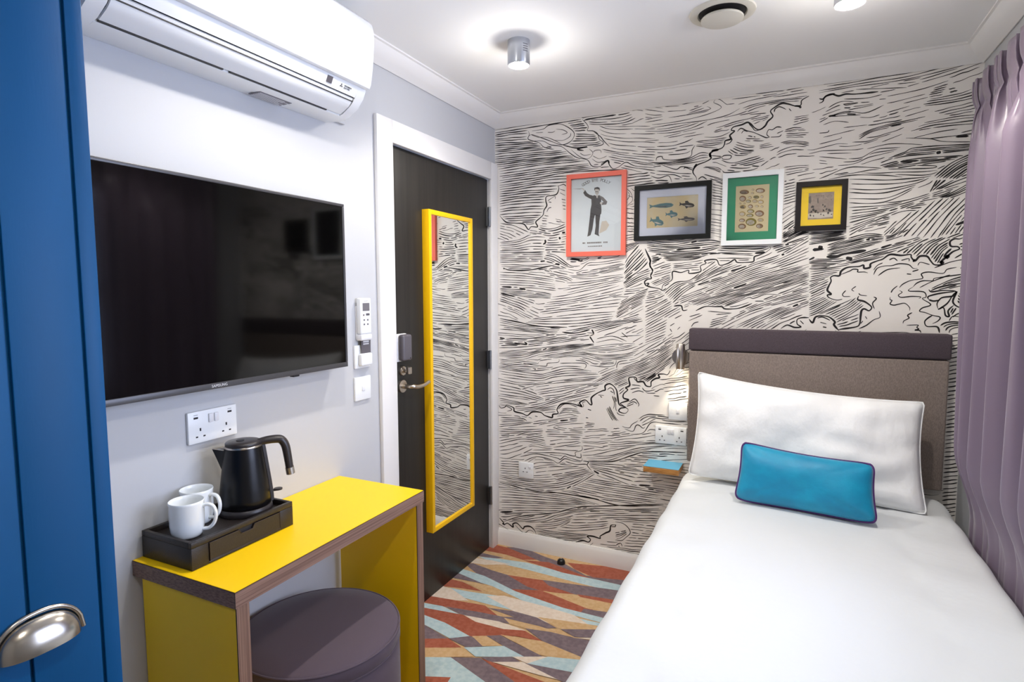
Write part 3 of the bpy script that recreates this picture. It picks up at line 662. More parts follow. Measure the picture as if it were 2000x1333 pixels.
P('H', 6, "780,810 950,810 1080,810", "590,930 800,940 1090,910", 1.2, .2)
P('H', 5, "400,920 600,950 900,975", "430,970 600,1000 880,1010", 1.2, .3)
P('H', 3, "600,1010 850,1020", "700,1040 780,1045", 1.2, .2)
S('H', 2.5, "75,820 110,860 120,880 150,870 200,905 200,875 240,870 290,920 310,900 360,900 400,935 415,970", "785,1045 850,1030 900,1045 920,1020 890,990 940,990 1010,1010 1010,990 1060,960 1100,940 1110,890 1160,885")
S('H', 4, "100,870 125,885")
S('H', 1.5, "1150,855 1220,870 1270,910 1290,960 1250,1000 1210,1030 1150,1025", "1110,900 1150,900 1150,880", "1160,1070 1200,1055 1215,1085", "1180,1080 1190,1090")
P('H', 4, "1150,960 1200,950 1250,935", "1150,1020 1210,1000 1265,960", 1.3, .1)
P('H', 9, "1310,875 1400,885 1530,900", "1230,1080 1320,1085 1430,1090", 1.35, .3)
P('H', 4, "1000,1065 1200,1080 1420,1100", "1200,1130 1400,1165", 1.3, .2)
P('H', 3, "430,975 520,990", "720,1040 780,1050", 1.1, .2)
# strip between headboard and curtain, and the parts behind the bed and headboard
P('N', 44, "1855,668 1875,664 1905,660", "1838,1010 1860,1008 1890,1005", 1.6, .1, .01)
P('N', 16, "1400,700 1600,690 1850,690", "1350,900 1600,920 1850,960", 1.2, .3)
P('N', 30, "1262,930 1500,960 1880,1000", "1240,1120 1500,1200 1900,1320", 1.2, .3)

def blank(T, s): q = [wallpt(T, p) for p in parse(s)]; BL.append(q)
BL = []
# paper left open inside the clouds
blank('A', "400,210 560,185 740,125 890,210 895,260 850,330 760,350 430,300"); blank('A', "740,800 805,800 805,1160 640,1190 560,1130 600,980")
blank('F', "250,660 340,650 440,600 600,640 720,560 900,490 1100,500 1180,560 1330,560 1500,560 1560,650 1300,620 1000,760 900,900 1080,1060 1020,1180 1200,1260 350,1260 520,1220 560,1100 690,1010 520,900 400,900 230,900 215,770")
blank('F', "1000,700 1400,600 1680,560 1680,1200 1400,1270 1200,1260 1000,1180"); blank('F', "30,1180 80,1110 220,1110 280,1170 320,1250 0,1255")
blank('G', "990,680 1100,600 1190,590 1230,680 1240,780 1260,850 1300,900 1260,980 950,950 870,830"); blank('G', "1340,520 1420,500 1560,590 1700,470 1720,850 1460,850 1330,980 1250,880 1340,820")
blank('G', "1720,720 1800,720 1800,860 1700,850"); blank('E', "220,1100 400,990 650,1010 740,1080 640,1170 450,1180 240,1280")
blank('H', "890,1000 1120,890 1160,870 1260,900 1290,960 1200,1030 950,1050"); blank('E', "1130,870 1180,850 1300,880 1130,960"); blank('E', "400,580 470,550 520,600 380,680 300,690")
blank('B', "560,930 760,790 860,680 940,540 1100,470 1280,520 1420,290 1620,270 1660,330 1500,480 1300,600 1000,640 720,860 700,920"); blank('D', "1050,590 1200,560 1150,640")
def inside(p, poly):
    c = False; j = len(poly) - 1
    for i in range(len(poly)):
        (x1, z1), (x2, z2) = poly[i], poly[j]
        if (z1 > p[1]) != (z2 > p[1]) and p[0] < (x2 - x1) * (p[1] - z1) / (z2 - z1) + x1: c = not c
        j = i
    return c
def place(pts, w, r):
    """draw a hatch stroke, lifting the pen where it would run into other ink"""
    L = resample(pts, max(6, int(sum(math.dist(a, b) for a, b in zip(pts, pts[1:])) / .006))); runs = []; cur = []
    for p in L:
        if near(p[0], p[1], r): 
            if len(cur) > 4: runs.append(cur)
            cur = []
        else: cur.append(p)
    if len(cur) > 4: runs.append(cur)
    for c in runs: ribbon(c, w)
    for c in runs: mark(c, w)
for c, w, sp in todo: place(c, w, min(.0032, max(.0014, sp * .28)))
# free strokes that follow the ones around them
def flow(p, a0):
    b = near(p[0], p[1], .034)
    if not b: return a0
    a = b[1][2]
    if a0 is not None and math.cos(a - a0) < 0: a += PI
    if a0 is None: return a
    return math.atan2(math.sin(a0) * .55 + math.sin(a) * .45, math.cos(a0) * .55 + math.cos(a) * .45)
def sep(p): return (.0175 if (p[1] > 1.74 and p[0] > .78) else .0106) * rnd.uniform(.9, 1.25)
seeds = [(rnd.uniform(.0, RW), rnd.uniform(.1, 2.26)) for _ in range(9000)]
for p0 in seeds:
    if 1.03 < p0[0] < 1.99 and p0[1] < 1.22: continue
    d0 = sep(p0)
    if near(p0[0], p0[1], d0 * .8) or any(inside(p0, q) for q in BL): continue
    a0 = flow(p0, None)
    if a0 is None or abs(math.sin(a0)) > .93: continue
    halves = []
    lim = rnd.uniform(.08, .34)
    for sg in (0, PI):
        p = p0; a = a0 + sg; out = []
        for k in range(int(lim / .006)):
            a = flow(p, a); p = (p[0] + .006 * math.cos(a), p[1] + .006 * math.sin(a))
            if not inroom(p) or near(p[0], p[1], d0 * .55) or any(inside(p, q) for q in BL): break
            out.append(p)
        halves.append(out)
    L = halves[1][::-1] + [p0] + halves[0]
    if len(L) > 9: ribbon(L, PXM * rnd.uniform(1.0, 1.35)); mark(L, PXM)
wb = finish('wall_back', bm, ['paper', 'ink'], angle='keep')
struct(wb)

# ------------------------------------------------------------------ floor: patterned carpet (one mesh, five yarn colours)
CC = {'R': 0, 'T': 1, 'S': 2, 'B': 3, 'C': 4}
bm = bmesh.new(); box(bm, -.12, RW + .15, RB - .1, .1, -.1, 0, mi=2)
CARPET = '''S -60,60 700,60 1960,290 1400,1345 -60,1345
R 690,110 830,145 960,165 1100,250 960,250 820,205 640,170
T 820,140 980,150 1140,220 1300,275 1500,385 1950,430 1900,500 1560,415 1300,350 1150,280 1000,215
R 1340,275 1600,300 2000,330 2000,440 1560,400 1400,330
T 610,190 800,232 720,240 570,215
B 575,222 760,240 1000,275 1300,355 1900,490 1880,560 1400,440 1000,335 700,265
R 960,253 1180,270 1360,340 1540,410 1300,360 1150,312
C 500,272 540,230 700,255 860,290 640,292
T 470,285 540,280 700,340 900,400 1150,425 1900,530 1850,630 1400,545 1100,510 850,505 620,410
R 830,380 1130,425 1180,470 1400,545 1280,535 1130,520 1000,480
R 850,500 1100,512 1400,600 1560,680 1480,712 1100,600
R 1420,545 1850,610 1830,650 1450,568
S 1130,515 1400,560 1850,650 1800,730 1500,665
T 1480,670 1800,715 1750,775 1450,705
B 380,352 450,328 640,390 900,520 1100,590 1300,660 1750,775 1740,820 1300,700 980,610 700,475 600,445
T 340,385 400,358 640,462 560,442 360,405
R 270,475 340,413 450,440 620,522 450,495
S 430,430 560,450 880,560 700,540 560,485
B 340,490 500,522 760,560 1100,680 1700,810 1690,860 1100,740 700,640 400,560
C 150,570 280,475 360,500 500,600 300,595
C 650,560 800,558 1150,650 1400,725 1560,835 1200,800 900,700
S 1080,740 1300,770 1690,830 1690,860 1300,852
R 60,600 170,560 400,600 640,642 760,740 600,725 400,675
T 300,650 600,700 800,740 1000,740 1130,790 1250,835 1100,842 850,800 560,750 420,712
T 660,662 880,690 1080,745 1250,835 900,745
B 60,610 280,648 430,720 300,705 60,650
R 60,650 430,718 700,790 980,860 1140,955 900,905 500,912 300,795 60,700
C 460,725 760,780 990,858 800,845 560,782
S 800,748 1100,820 1390,912 1100,875 850,800
T 980,838 1200,870 1400,920 1650,960 1540,1130 1250,1010 1130,950
T 1280,845 1680,850 1650,925 1400,912
C 1420,920 1640,920 1620,950
B 60,700 300,790 510,905 340,925 60,770
T 60,770 330,928 240,930 60,940
R 60,930 330,925 440,1002 60,1010
T 330,925 520,905 660,992 480,1000
S 530,905 650,903 790,990 620,992
T 650,903 770,898 950,990 1130,1080 980,1087 800,992
S 770,893 1130,950 1300,1020 1540,1120 1500,1150 1100,1065
S 60,1005 460,1005 550,1082 60,1090
B 460,1003 800,990 980,1087 560,1082
B 60,1085 350,1088 700,1340 60,1340
T 350,1088 600,1092 950,1340 700,1340
T 600,1088 870,1083 950,1132 700,1132
C 870,1083 1180,1083 1000,1142
B 1180,1083 1550,1120 1500,1240 1000,1142
R 610,1098 760,1150 1250,1340 950,1340
C 700,1128 960,1128 1300,1290 1100,1240
T 980,1140 1500,1240 1480,1340 1300,1300
R 60,1250 350,1260 300,1340 60,1340
'''
lay = [0]
def yarn(pts, c):
    lay[0] += 1; z = .00006 * lay[0]
    f = bm.faces.new([bm.verts.new((x, y, z)) for x, y in pts]); f.material_index = CC[c]
    f.normal_update()
    if f.normal.z < 0: f.normal_flip()
rc = random.Random(5)
for i in range(150):     # the rest of the carpet, away from the strip that shows
    x, y = rc.uniform(0.0, 1.9), rc.uniform(-3.4, -.2); l, w, a = rc.uniform(.3, .7), rc.uniform(.04, .1), rc.uniform(-.12, .45)
    pts = []
    for k in range(16):
        t = 2 * PI * k / 16; u, v = math.cos(t) * l / 2, math.sin(t) * abs(math.sin(t)) ** .6 * w / 2
        pts.append((min(max(x + u * math.cos(a) - v * math.sin(a), .001), RW - .001), min(max(y + u * math.sin(a) + v * math.cos(a), RB + .001), -.001)))
    yarn(pts, rc.choice('RTSBC'))
for ln in CARPET.strip().split('\n'):
    c, s = ln.split(' ', 1); q = [on(800 + x / 4.348, 1040 + y / 4.348, 2, 0) for x, y in parse(s)]
    yarn([(p.x, p.y) for p in q], c)
struct(finish('floor', bm, ['rust', 'taupe', 'sand', 'sky', 'cream'], angle='keep'))

# ------------------------------------------------------------------ ceiling lights and vent
LL = ['white cylindrical ceiling spotlight, lit, near the corner above the black door', 'lit ceiling spotlight cut by the top of the picture, right of the round vent',
      'ceiling spotlight in front of the air conditioner, above the yellow desk', 'unseen ceiling spotlight added behind the viewer to light the bed']
for i, (x, y) in enumerate(LAMPS):
    t = thing('ceiling_spotlight', LL[i], 'ceiling light', (x, y, H), group='surface mounted ceiling spotlights')
    bm = bmesh.new(); lathe(bm, [(.041, 0), (.041, -.084), (.0395, -.087), (.036, -.087), (.034, -.080), (.034, -.07), (0.001, -.07)], 40)
    finish('can', bm, 'chrome' if i == 0 else 'plastic2', t, True, 40)
    bm = bmesh.new(); lathe(bm, [(.032, -.075), (.030, -.084), (.02, -.091), (.002, -.093)], 32); finish('bulb', bm, 'bulb', t, True)
    bm = bmesh.new()
    for k in range(4): box(bm, .022, .0345, -.0265, -.024, -.024 - k * .009, -.020 - k * .009); 
    for v in bm.verts: v.co.y -= .006 * 0
    bm.free(); bm = bmesh.new()
    for k in range(4):
        a0 = -.75; pts = [(.0414 * math.cos(a0 + j * .12), .0414 * math.sin(a0 + j * .12), -.022 - k * .008) for j in range(5)]
        tube(bm, pts, .0014, 6)
    finish('cooling_slots', bm, 'grey', t)
    l = light('lamp_spill', 'POINT', (0, 0, -.122), SPILL_W * LAMP_F[i], (1.0, .96, .91), shadow_soft_size=.02); l.parent = t
    l = light('lamp_light', 'SPOT', (0, 0, -.100), LAMP_W * LAMP_F[i], (1.0, .955, .89), spot_size=math.radians(150), spot_blend=.55, shadow_soft_size=.022); l.parent = t
t = thing('ceiling_vent', 'round cream ceiling air valve with a dark gap around its disc', 'vent', (1.200, -.70, H))
bm = bmesh.new(); lathe(bm, [(.104, 0), (.102, -.005), (.092, -.008), (.078, -.007), (.074, -.001), (.074, 0)], 56); finish('vent_ring', bm, 'vent', t, True, 50)
bm = bmesh.new(); lathe(bm, [(.073, -.0005), (.073, -.004), (.02, -.004), (.02, -.0005)], 48); finish('vent_throat', bm, 'dark', t, True, 40)
bm = bmesh.new(); lathe(bm, [(.01, -.004), (.01, -.016), (.064, -.018), (.067, -.021), (.066, -.026), (.05, -.030), (.001, -.032)], 56); finish('vent_disc', bm, 'vent', t, True, 60)

# ------------------------------------------------------------------ air conditioner
AY0, AY1 = -2.06, -1.25
t = thing('air_conditioner', 'white wall-mounted air conditioner with a glossy front above the television', 'air conditioner', (0, AY1, 1.98))
def loc(o, t): o.location = -Vector(t.location); return o   # geometry written in room coordinates
endp = [(0, 1.976), (.07, 1.971), (.105, 1.980), (.140, 2.002), (.162, 2.028), (.172, 2.050), (.174, 2.068), (.174, 2.25), (.15, 2.276), (0, 2.276)]
midp = [(0, 1.976), (.07, 1.971), (.092, 1.976), (.094, 2.01), (.120, 2.05), (.150, 2.046), (.158, 2.024), (.165, 2.036), (.172, 2.050), (.174, 2.068), (.174, 2.25), (.15, 2.276), (0, 2.276)]
bm = bmesh.new(); prism(bm, endp, AY1 - .035, AY1); prism(bm, endp, AY0, AY0 + .035); prism(bm, midp, AY0 + .035, AY1 - .035)
loc(finish('housing', bm, 'plastic', t, True, 50), t)
bm = bmesh.new(); box(bm, .0935, .150, AY0 + .036, AY1 - .036, 2.012, 2.044); loc(finish('outlet', bm, 'dark', t), t)
bm = bmesh.new(); fl = smoothline([(.154, 2.020), (.138, 2.001), (.118, 1.988), (.101, 1.979)], 4); prism(bm, fl + [(x - .004, z + .005) for x, z in fl[::-1]], AY0 + .04, AY1 - .04)
loc(finish('air_flap', bm, 'plastic', t, True, 50), t)
bm = bmesh.new(); fp = [(.175, 2.056), (.190, 2.057), (.196, 2.068), (.205, 2.12), (.212, 2.19), (.212, 2.225), (.205, 2.25), (.188, 2.268), (.16, 2.279), (.155, 2.27), (.175, 2.25)]
prism(bm, fp, AY0 + .001, AY1 - .001); loc(finish('front_panel', bm, 'acpanel', t, True, 40), t)
SU, SN = Vector((.417, 0, .909)), Vector((.909, 0, -.417))     # the sloping lip under the front panel
def lip(y, u, h=.0006): p = Vector((.1625, 0, 2.0285)) + SU * u + SN * h; return Vector((p.x, y, p.z))
bm = bmesh.new(); q = [bm.verts.new(lip(y, u, h)) for h in (.0, .0012) for y, u in ((-1.420, .004), (-1.398, .004), (-1.398, .024), (-1.420, .024))]
for f in ((0, 1, 2, 3), (4, 5, 6, 7), (0, 1, 5, 4), (1, 2, 6, 5), (2, 3, 7, 6), (3, 0, 4, 7)): bm.faces.new([q[k] for k in f])
loc(finish('sensor_window', bm, 'lockgrey', t), t)
o_ = lip(-1.345, .0115, .0004)
mt = Matrix(((0, SU.x, SN.x, o_.x), (1, 0, 0, o_.y), (0, SU.z, SN.z, o_.z), (0, 0, 0, 1)))
loc(text_mesh('maker_lettering', 'MITSUBISHI\nELECTRIC', .0062, mt, 'dark', t, align='LEFT'), t)
bm = bmesh.new()
for k in range(3):
    a = PI / 2 + k * 2 * PI / 3; c = Vector((math.cos(a), math.sin(a))); s_ = Vector((-c.y, c.x))
    q = [Vector((0, 0)), c * .0035 + s_ * .0022, c * .007, c * .0035 - s_ * .0022]
    bm.faces.new([bm.verts.new(lip(-1.358 + p.x, .0115 + p.y, .0008)) for p in q])
loc(finish('three_diamond_logo', bm, 'dark', t), t)
bm = bmesh.new(); box(bm, .018, .066, -1.575, -1.46, 1.9702, 1.9722); loc(finish('rating_label', bm, 'grey', t), t)
bm = bmesh.new()
for k in range(6): box(bm, .022 + k * .007, .0245 + k * .007, -1.57, -1.47 + .02 * math.sin(k * 2), 1.9696, 1.9703)
loc(finish('label_print', bm, 'silver', t), t)
bm = bmesh.new(); box(bm, 0, .012, -1.249, -1.165, 1.988, 2.10, .003); loc(finish('pipe_cover', bm, 'wall', t, True, 35), t)
for y0, y1 in ((-2.02, -1.72), (-1.70, -1.35)):
    bm = bmesh.new(); box(bm, .094, .100, y0, y1, 1.9765, 1.9795); loc(finish('louvre_gap', bm, 'dark', t), t)

# ------------------------------------------------------------------ television
TY0, TY1, TZ0, TZ1 = -2.246, -1.240, 1.150, 1.702
t = thing('television', 'large black flat screen television mounted on the white wall', 'television', (0, (TY0 + TY1) / 2, TZ0))
bm = bmesh.new(); box(bm, .022, .056, TY0 + .004, TY1 - .004, TZ0 + .004, TZ1 - .004, .006); box(bm, .002, .022, -1.95, -1.55, 1.30, 1.56); loc(finish('back_shell', bm, 'bezel', t, True, 35), t)
bm = bmesh.new(); B = .009
for d in ((TY0, TY1, TZ1 - B, TZ1), (TY0, TY1, TZ0, TZ0 + .016), (TY0, TY0 + B, TZ0 + .016, TZ1 - B), (TY1 - B, TY1, TZ0 + .016, TZ1 - B)): box(bm, .056, .062, *d, bev=.0015)
loc(finish('bezel', bm, 'bezel', t, True, 35), t)
bm = bmesh.new(); box(bm, .056, .0595, TY0 + B, TY1 - B, TZ0 + .016, TZ1 - B); loc(finish('screen', bm, 'screen', t), t)
loc(text_mesh('maker_lettering', 'SAMSUNG', .0105, TL(.0623, (TY0 + TY1) / 2, TZ0 + .008), 'silver', t), t)
bm = bmesh.new(); c = on(576, 735, 0, .05); box(bm, .04, .058, c.y - .012, c.y + .012, TZ0 - .006, TZ0 + .005, .002); loc(finish('infrared_sensor', bm, 'dark', t, True, 35), t)

# ------------------------------------------------------------------ sockets and switches
def plate_left(name, label, cat, y, z, w, h):
    t = thing(name, label, cat, (0, y, z)); BX('face_plate', (0, .009, -w / 2, w / 2, -h / 2, h / 2), 'plastic', t, .0025); return t
def pins(bm, cx, cz, f):
    """UK three-pin holes around (cx,cz); f maps (u, v, du, dv) to a box"""
    f(bm, cx, cz + .011, .0022, .004); f(bm, cx - .011, cz - .008, .0032, .0019); f(bm, cx + .011, cz - .008, .0032, .0019)
def fl_(bm, u, v, du, dv): box(bm, .0085, .0094, u - du, u + du, v - dv, v + dv)
def fm_(bm, u, v, du, dv): box(bm, u - du, u + du, -.0094, -.0085, v - dv, v + dv)
def double_socket(t, f, wall):
    for k, s in enumerate((-1, 1)):
        bm = bmesh.new(); pins(bm, s * .040, -.018, f); finish('socket_holes', bm, 'dark', t)
        bm = bmesh.new(); f(bm, s * .052, .026, .0065, .0026); finish('usb_port', bm, 'dark', t)
        bm = bmesh.new(); a = (s * .0085 - .0065, s * .0085 + .0065)
        if wall == 'l': box(bm, .0085, .0135, a[0], a[1], .008, .032, .0015)
        else: box(bm, a[0], a[1], -.0135, -.0085, .008, .032, .0015)
        finish('rocker_switch', bm, 'plastic2', t, True, 35)
    for s in (-1, 1): bm = bmesh.new(); f(bm, s * .052, .034, .006, .0006); finish('usb_marking', bm, 'grey', t)
t = plate_left('double_socket', 'white double socket with two usb ports on the wall below the television', 'socket', -1.727, 1.044, .150, .087); double_socket(t, fl_, 'l')
t = plate_left('light_switch', 'square white switch plate with a small central button, left of the door frame', 'switch', -1.101, 1.049, .088, .088)
bm = bmesh.new(); box(bm, .0085, .0125, -.008, .008, -.010, .008, .002); finish('rocker_switch', bm, 'plastic2', t, True, 35)
def plate_back(name, label, cat, x, z, w, h, grp=None):
    t = thing(name, label, cat, (x, 0, z)); BX('face_plate', (-w / 2, w / 2, -.009, 0, -h / 2, h / 2), 'plastic', t, .0025); return t
t = plate_back('double_socket', 'white double socket on the patterned wall, above the blue-topped shelf', 'socket', .941, .719, .146, .086); double_socket(t, fm_, 'b')
t = plate_back('light_switch', 'white switch plate on the patterned wall under the reading lamp', 'switch', .972, .840, .086, .086)
bm = bmesh.new(); box(bm, -.007, .007, -.0125, -.0085, -.012, .010, .002); finish('rocker_switch', bm, 'plastic2', t, True, 35)
t = plate_back('single_socket', 'small white single socket low on the patterned wall near the door', 'socket', .183, .447, .086, .086)
bm = bmesh.new(); pins(bm, -.004, .0, fm_); finish('socket_holes', bm, 'dark', t)
bm = bmesh.new(); box(bm, .018, .030, -.0125, -.0085, .014, .026, .0015); finish('rocker_switch', bm, 'plastic2', t, True, 35)

# air conditioning remote in its cradle
t = thing('wall_cradle', 'white wall cradle holding the air conditioning remote beside the television', 'holder', (0, -1.098, 1.30))
BX('back_rest', (0, .006, -.028, .028, -.062, .055), 'plastic2', t, .002)
BX('pocket', (.0, .030, -.031, .031, -.072, -.048), 'plastic2', t, .006)
t = thing('remote_control', 'white remote control with a small dark display, in the wall cradle', 'remote', (.007, -1.098, 1.252))
BX('remote_body', (0, .021, -.030, .030, 0, .132), 'plastic', t, .005, 3)
BX('display', (.0205, .0216, -.019, .019, .085, .114), 'grey', t)
bm = bmesh.new(); box(bm, .0205, .0225, -.001, .018, .068, .076, .0015); finish('power_button', bm, 'lockgrey', t)
for k in range(5):
    bm = bmesh.new(); yy = -.012 if k % 2 else .008; zz = (.070 if k == 4 else .052 - .016 * (k // 2)); yy = -.014 if k == 4 else yy
    box(bm, .0205, .0222, yy - .004, yy + .004, zz - .003, zz + .003, .001); finish('button', bm, 'grey', t)
bm = bmesh.new(); box(bm, .0208, .0212, -.012, .012, .121, .1225); finish('button_marking', bm, 'grey', t)
# key card holder and card
t = thing('key_card_holder', 'white key card switch on the wall under the remote control', 'card holder', (0, -1.099, 1.168))
BX('face_plate', (0, .009, -.043, .043, -.043, .043), 'plastic', t, .0025)
bm = bmesh.new(); box(bm, .009, .028, -.028, .034, -.034, .012, .006, 3); finish('card_pocket', bm, 'plastic', t, True, 35)
t = thing('key_card', 'mauve-grey key card standing in the card switch', 'card', (.017, -1.095, 1.166))
BX('card', (0, .0012, -.022, .030, 0, .068), 'taupe_card' if 'taupe_card' in M else 'lockgrey', t)
text_mesh('card_lettering', 'TAKE ME\nWITH YOU', .009, TL(.0014, .004, .048), 'silver', t) if False else None
bm = bmesh.new(); box(bm, .0011, .0015, -.012, .020, .046, .051); box(bm, .0011, .0015, -.012, .020, .054, .060); finish('card_print', bm, 'silver', t)

# ------------------------------------------------------------------ mirror on the door
MY0, MY1, MZ0, MZ1 = -.676, -.296, .327, 1.760
t = thing('mirror', 'tall narrow mirror in a yellow frame fixed on the black door', 'mirror', (-.008, (MY0 + MY1) / 2, MZ0))
bm = bmesh.new(); fw = .020
for d in ((MY0, MY0 + fw, MZ0, MZ1), (MY1 - fw, MY1, MZ0, MZ1), (MY0 + fw, MY1 - fw, MZ0, MZ0 + fw), (MY0 + fw, MY1 - fw, MZ1 - fw, MZ1)): box(bm, -.008, .028, *d, bev=.001)
loc(finish('mirror_frame', bm, 'yframe', t, True, 35), t)
loc(BX('mirror_glass', (-.006, .021, MY0 + fw, MY1 - fw, MZ0 + fw, MZ1 - fw), 'mirror', t), t)

# ------------------------------------------------------------------ yellow desk
DX, DYL, DYR, DT = .362, -1.960, -1.232, .752
t = thing('desk', 'yellow narrow desk with brown plywood edges against the white wall', 'desk', (DX / 2, (DYL + DYR) / 2, 0))
bm = bmesh.new(); box(bm, .002, DX - .0015, DYL + .0015, DYR - .0015, DT - .0385, DT); top = loc(finish('desk_top', bm, 'yel', t), t)
top_e = BX('edge_strip', (DX - .0015, DX, DYL, DYR, DT - .0385, DT - .0012), 'ply', top)
BX('edge_strip', (.002, DX - .0015, DYL, DYL + .0015, DT - .0385, DT - .0012), 'ply', top)
BX('edge_strip', (.002, DX - .0015, DYR - .0015, DYR, DT - .0385, DT - .0012), 'ply', top)
bm = bmesh.new(); box(bm, DX - .0006, DX + .0002, DYL - .0002, DYL + .0012, DT - .0385, DT - .001); box(bm, .002, DX + .0002, DYL - .0002, DYL + .0006, DT - .0016, DT - .0006); box(bm, DX - .0006, DX + .0002, DYL, DYR, DT - .0016, DT - .0006)
finish('edge_line', bm, 'ebony', top)
for y0, y1 in ((DYL + .004, DYL + .038), (DYR - .038, DYR - .004)):
    bm = bmesh.new(); box(bm, .032, DX - .004, y0, y1, 0, DT - .0385); s_ = loc(finish('side_panel', bm, 'yel', t), t)
    BX('edge_strip', (DX - .004, DX - .0025, y0, y1, 0, DT - .0385), 'plyv', s_)
    bm = bmesh.new(); box(bm, DX - .0044, DX - .0022, y0 - .0004, y0 + .0008, 0, DT - .0385); finish('edge_line', bm, 'ebony', s_)

# ------------------------------------------------------------------ pouf
t = thing('pouf', 'round mauve-grey velour pouf pushed under the yellow desk', 'stool', (.250, -1.600, 0))
bm = bmesh.new(); lathe(bm, [(.19, 0), (.215, .004), (.222, .02), (.225, .2), (.224, .395), (.220, .402), (.19, .403)], 72); finish('pouf_base', bm, 'pouf', t, True, 50)
bm = bmesh.new(); lathe(bm, [(.19, .402), (.219, .404), (.2255, .412), (.2255, .438), (.222, .446), (.214, .451), (.15, .456), (.06, .459), (.002, .4595)], 72); finish('pouf_lid', bm, 'pouf', t, True, 50)
bm = bmesh.new(); tube(bm, [(.2235 * math.cos(a * PI / 36), .2235 * math.sin(a * PI / 36), .4455) for a in range(72)], .0030, 8, True)
tube(bm, [(.2235 * math.cos(a * PI / 36), .2235 * math.sin(a * PI / 36), .4075) for a in range(72)], .0026, 8, True); finish('piping', bm, 'pouf', t, True)

# ------------------------------------------------------------------ tray box
X0, X1, Y0, Y1, Z0, Z1 = .006, .190, -1.936, -1.628, DT + .0005, DT + .068
t = thing('tray_box', 'black leatherette tray box with a notched drawer, on the yellow desk', 'tray', ((X0 + X1) / 2, (Y0 + Y1) / 2, Z0))
bm = bmesh.new(); r = .010
box(bm, X0, X1 - .006, Y0, Y1, Z0, Z1 - .014, .001)
for d in ((X0, X0 + r, Y0, Y1), (X1 - r, X1, Y0, Y1), (X0 + r, X1 - r, Y0, Y0 + r), (X0 + r, X1 - r, Y1 - r, Y1)): box(bm, *d, Z1 - .014, Z1, .0015)
box(bm, X1 - .006, X1, Y0, Y0 + .045, Z0, Z1 - .014, .001); box(bm, X1 - .006, X1, Y1 - .045, Y1, Z0, Z1 - .014, .001); box(bm, X1 - .006, X1, Y0 + .045, Y1 - .045, Z0, Z0 + .006, .001)
loc(finish('case', bm, 'leather', t, True, 35), t)
# drawer front with a cut notch
ya, yb, za, zb = Y0 + .047, Y1 - .047, Z0 + .008, Z1 - .016; yc = (ya + yb) / 2
prof = [(ya, za), (yb, za), (yb, zb), (yc + .024, zb), (yc + .017, zb - .011), (yc - .017, zb - .011), (yc - .024, zb), (ya, zb)]
bm = bmesh.new(); prism(bm, prof, X1 - .005, X1 + .0015, 'x'); dr = loc(finish('drawer', bm, 'leather', t), t)
bm = bmesh.new()
for k in range(8):
    a = Vector((X1 + .0017, *prof[k])); b = Vector((X1 + .0017, *prof[(k + 1) % 8])); c = Vector((X1, yc, (za + zb) / 2))
    tube(bm, [a, b], .0009, 6)
finish('stitched_edge', bm, 'ebony', dr)
bm = bmesh.new(); box(bm, X1 - .0058, X1 - .0046, yc - .022, yc + .022, zb - .014, zb + .001); finish('drawer_shadow_gap', bm, 'dark', dr)
TRAY = Z1 - .014

# ------------------------------------------------------------------ mugs
def mug():
    t = thing('mug', '', 'mug')
    bm = bmesh.new(); lathe(bm, [(.026, 0), (.030, .001), (.033, .006), (.036, .016), (.0375, .03), (.0378, .078), (.0385, .0835), (.0375, .0845), (.0362, .083), (.0350, .076), (.0345, .03), (.032, .012), (.024, .008), (.001, .007)], 48)
    finish('cup', bm, 'china', t, True, 60)
    bm = bmesh.new(); pts = smoothline([(.034, 0, .068), (.046, 0, .073), (.060, 0, .068), (.066, 0, .050), (.062, 0, .030), (.050, 0, .017), (.035, 0, .015)], 5)
    tube(bm, pts, .0052, 12, flat=(1, .8)); finish('handle', bm, 'china', t, True)
    return t
def copy_tree(o, parent=None):
    c = o.copy(); COL.objects.link(c); c.parent = parent
    for ch in list(o.children): copy_tree(ch, c)
    return c
m1 = mug(); tag(m1, 'white mug at the front corner of the black tray box, nearest the viewer', 'mug', 'white mugs on the tray box'); m1.location = (.108, -1.886, TRAY + .0005); m1.rotation_euler.z = math.radians(32)
m1.scale = (1.04, 1.04, 1.06)
m2 = copy_tree(m1); tag(m2, 'white mug against the wall, partly hidden behind the front mug', 'mug', 'white mugs on the tray box'); m2.location = (.052, -1.818, TRAY + .0005); m2.rotation_euler.z = math.radians(14)

# ------------------------------------------------------------------ kettle
t = thing('kettle', 'matt black electric kettle with a long open handle, standing on the tray box', 'kettle', (.100, -1.708, TRAY + .0005), math.radians(50)); t.scale = (.94, .94, .93)
# local +x: handle side, -x: spout
bm = bmesh.new(); lathe(bm, [(.070, 0), (.073, .004), (.073, .014), (.069, .020), (.03, .021)], 56); finish('power_base', bm, 'kplastic', t, True, 50)
prof = [(.066, .022), (.070, .026), (.0695, .045), (.066, .08), (.061, .12), (.056, .160), (.0525, .188), (.0505, .196)]
bm = bmesh.new(); lathe(bm, prof, 64)
finish('kettle_body', bm, 'kettle', t, True, 60)
bm = bmesh.new()   # spout: folded beak
A = [(-.045, .024, .192), (-.050, .012, .193), (-.081, 0, .194), (-.050, -.012, .193), (-.045, -.024, .192)]
sp = [[bm.verts.new(p) for p in A], [bm.verts.new(p) for p in [(-.047, .021, .170), (-.055, .012, .165), (-.069, 0, .160), (-.055, -.012, .165), (-.047, -.021, .170)]], [bm.verts.new(p) for p in [(-.052, .010, .138), (-.055, .006, .134), (-.059, 0, .130), (-.055, -.006, .134), (-.052, -.010, .138)]]]
for a, b in zip(sp, sp[1:]):
    for i in range(4): bm.faces.new((a[i], a[i + 1], b[i + 1], b[i]))
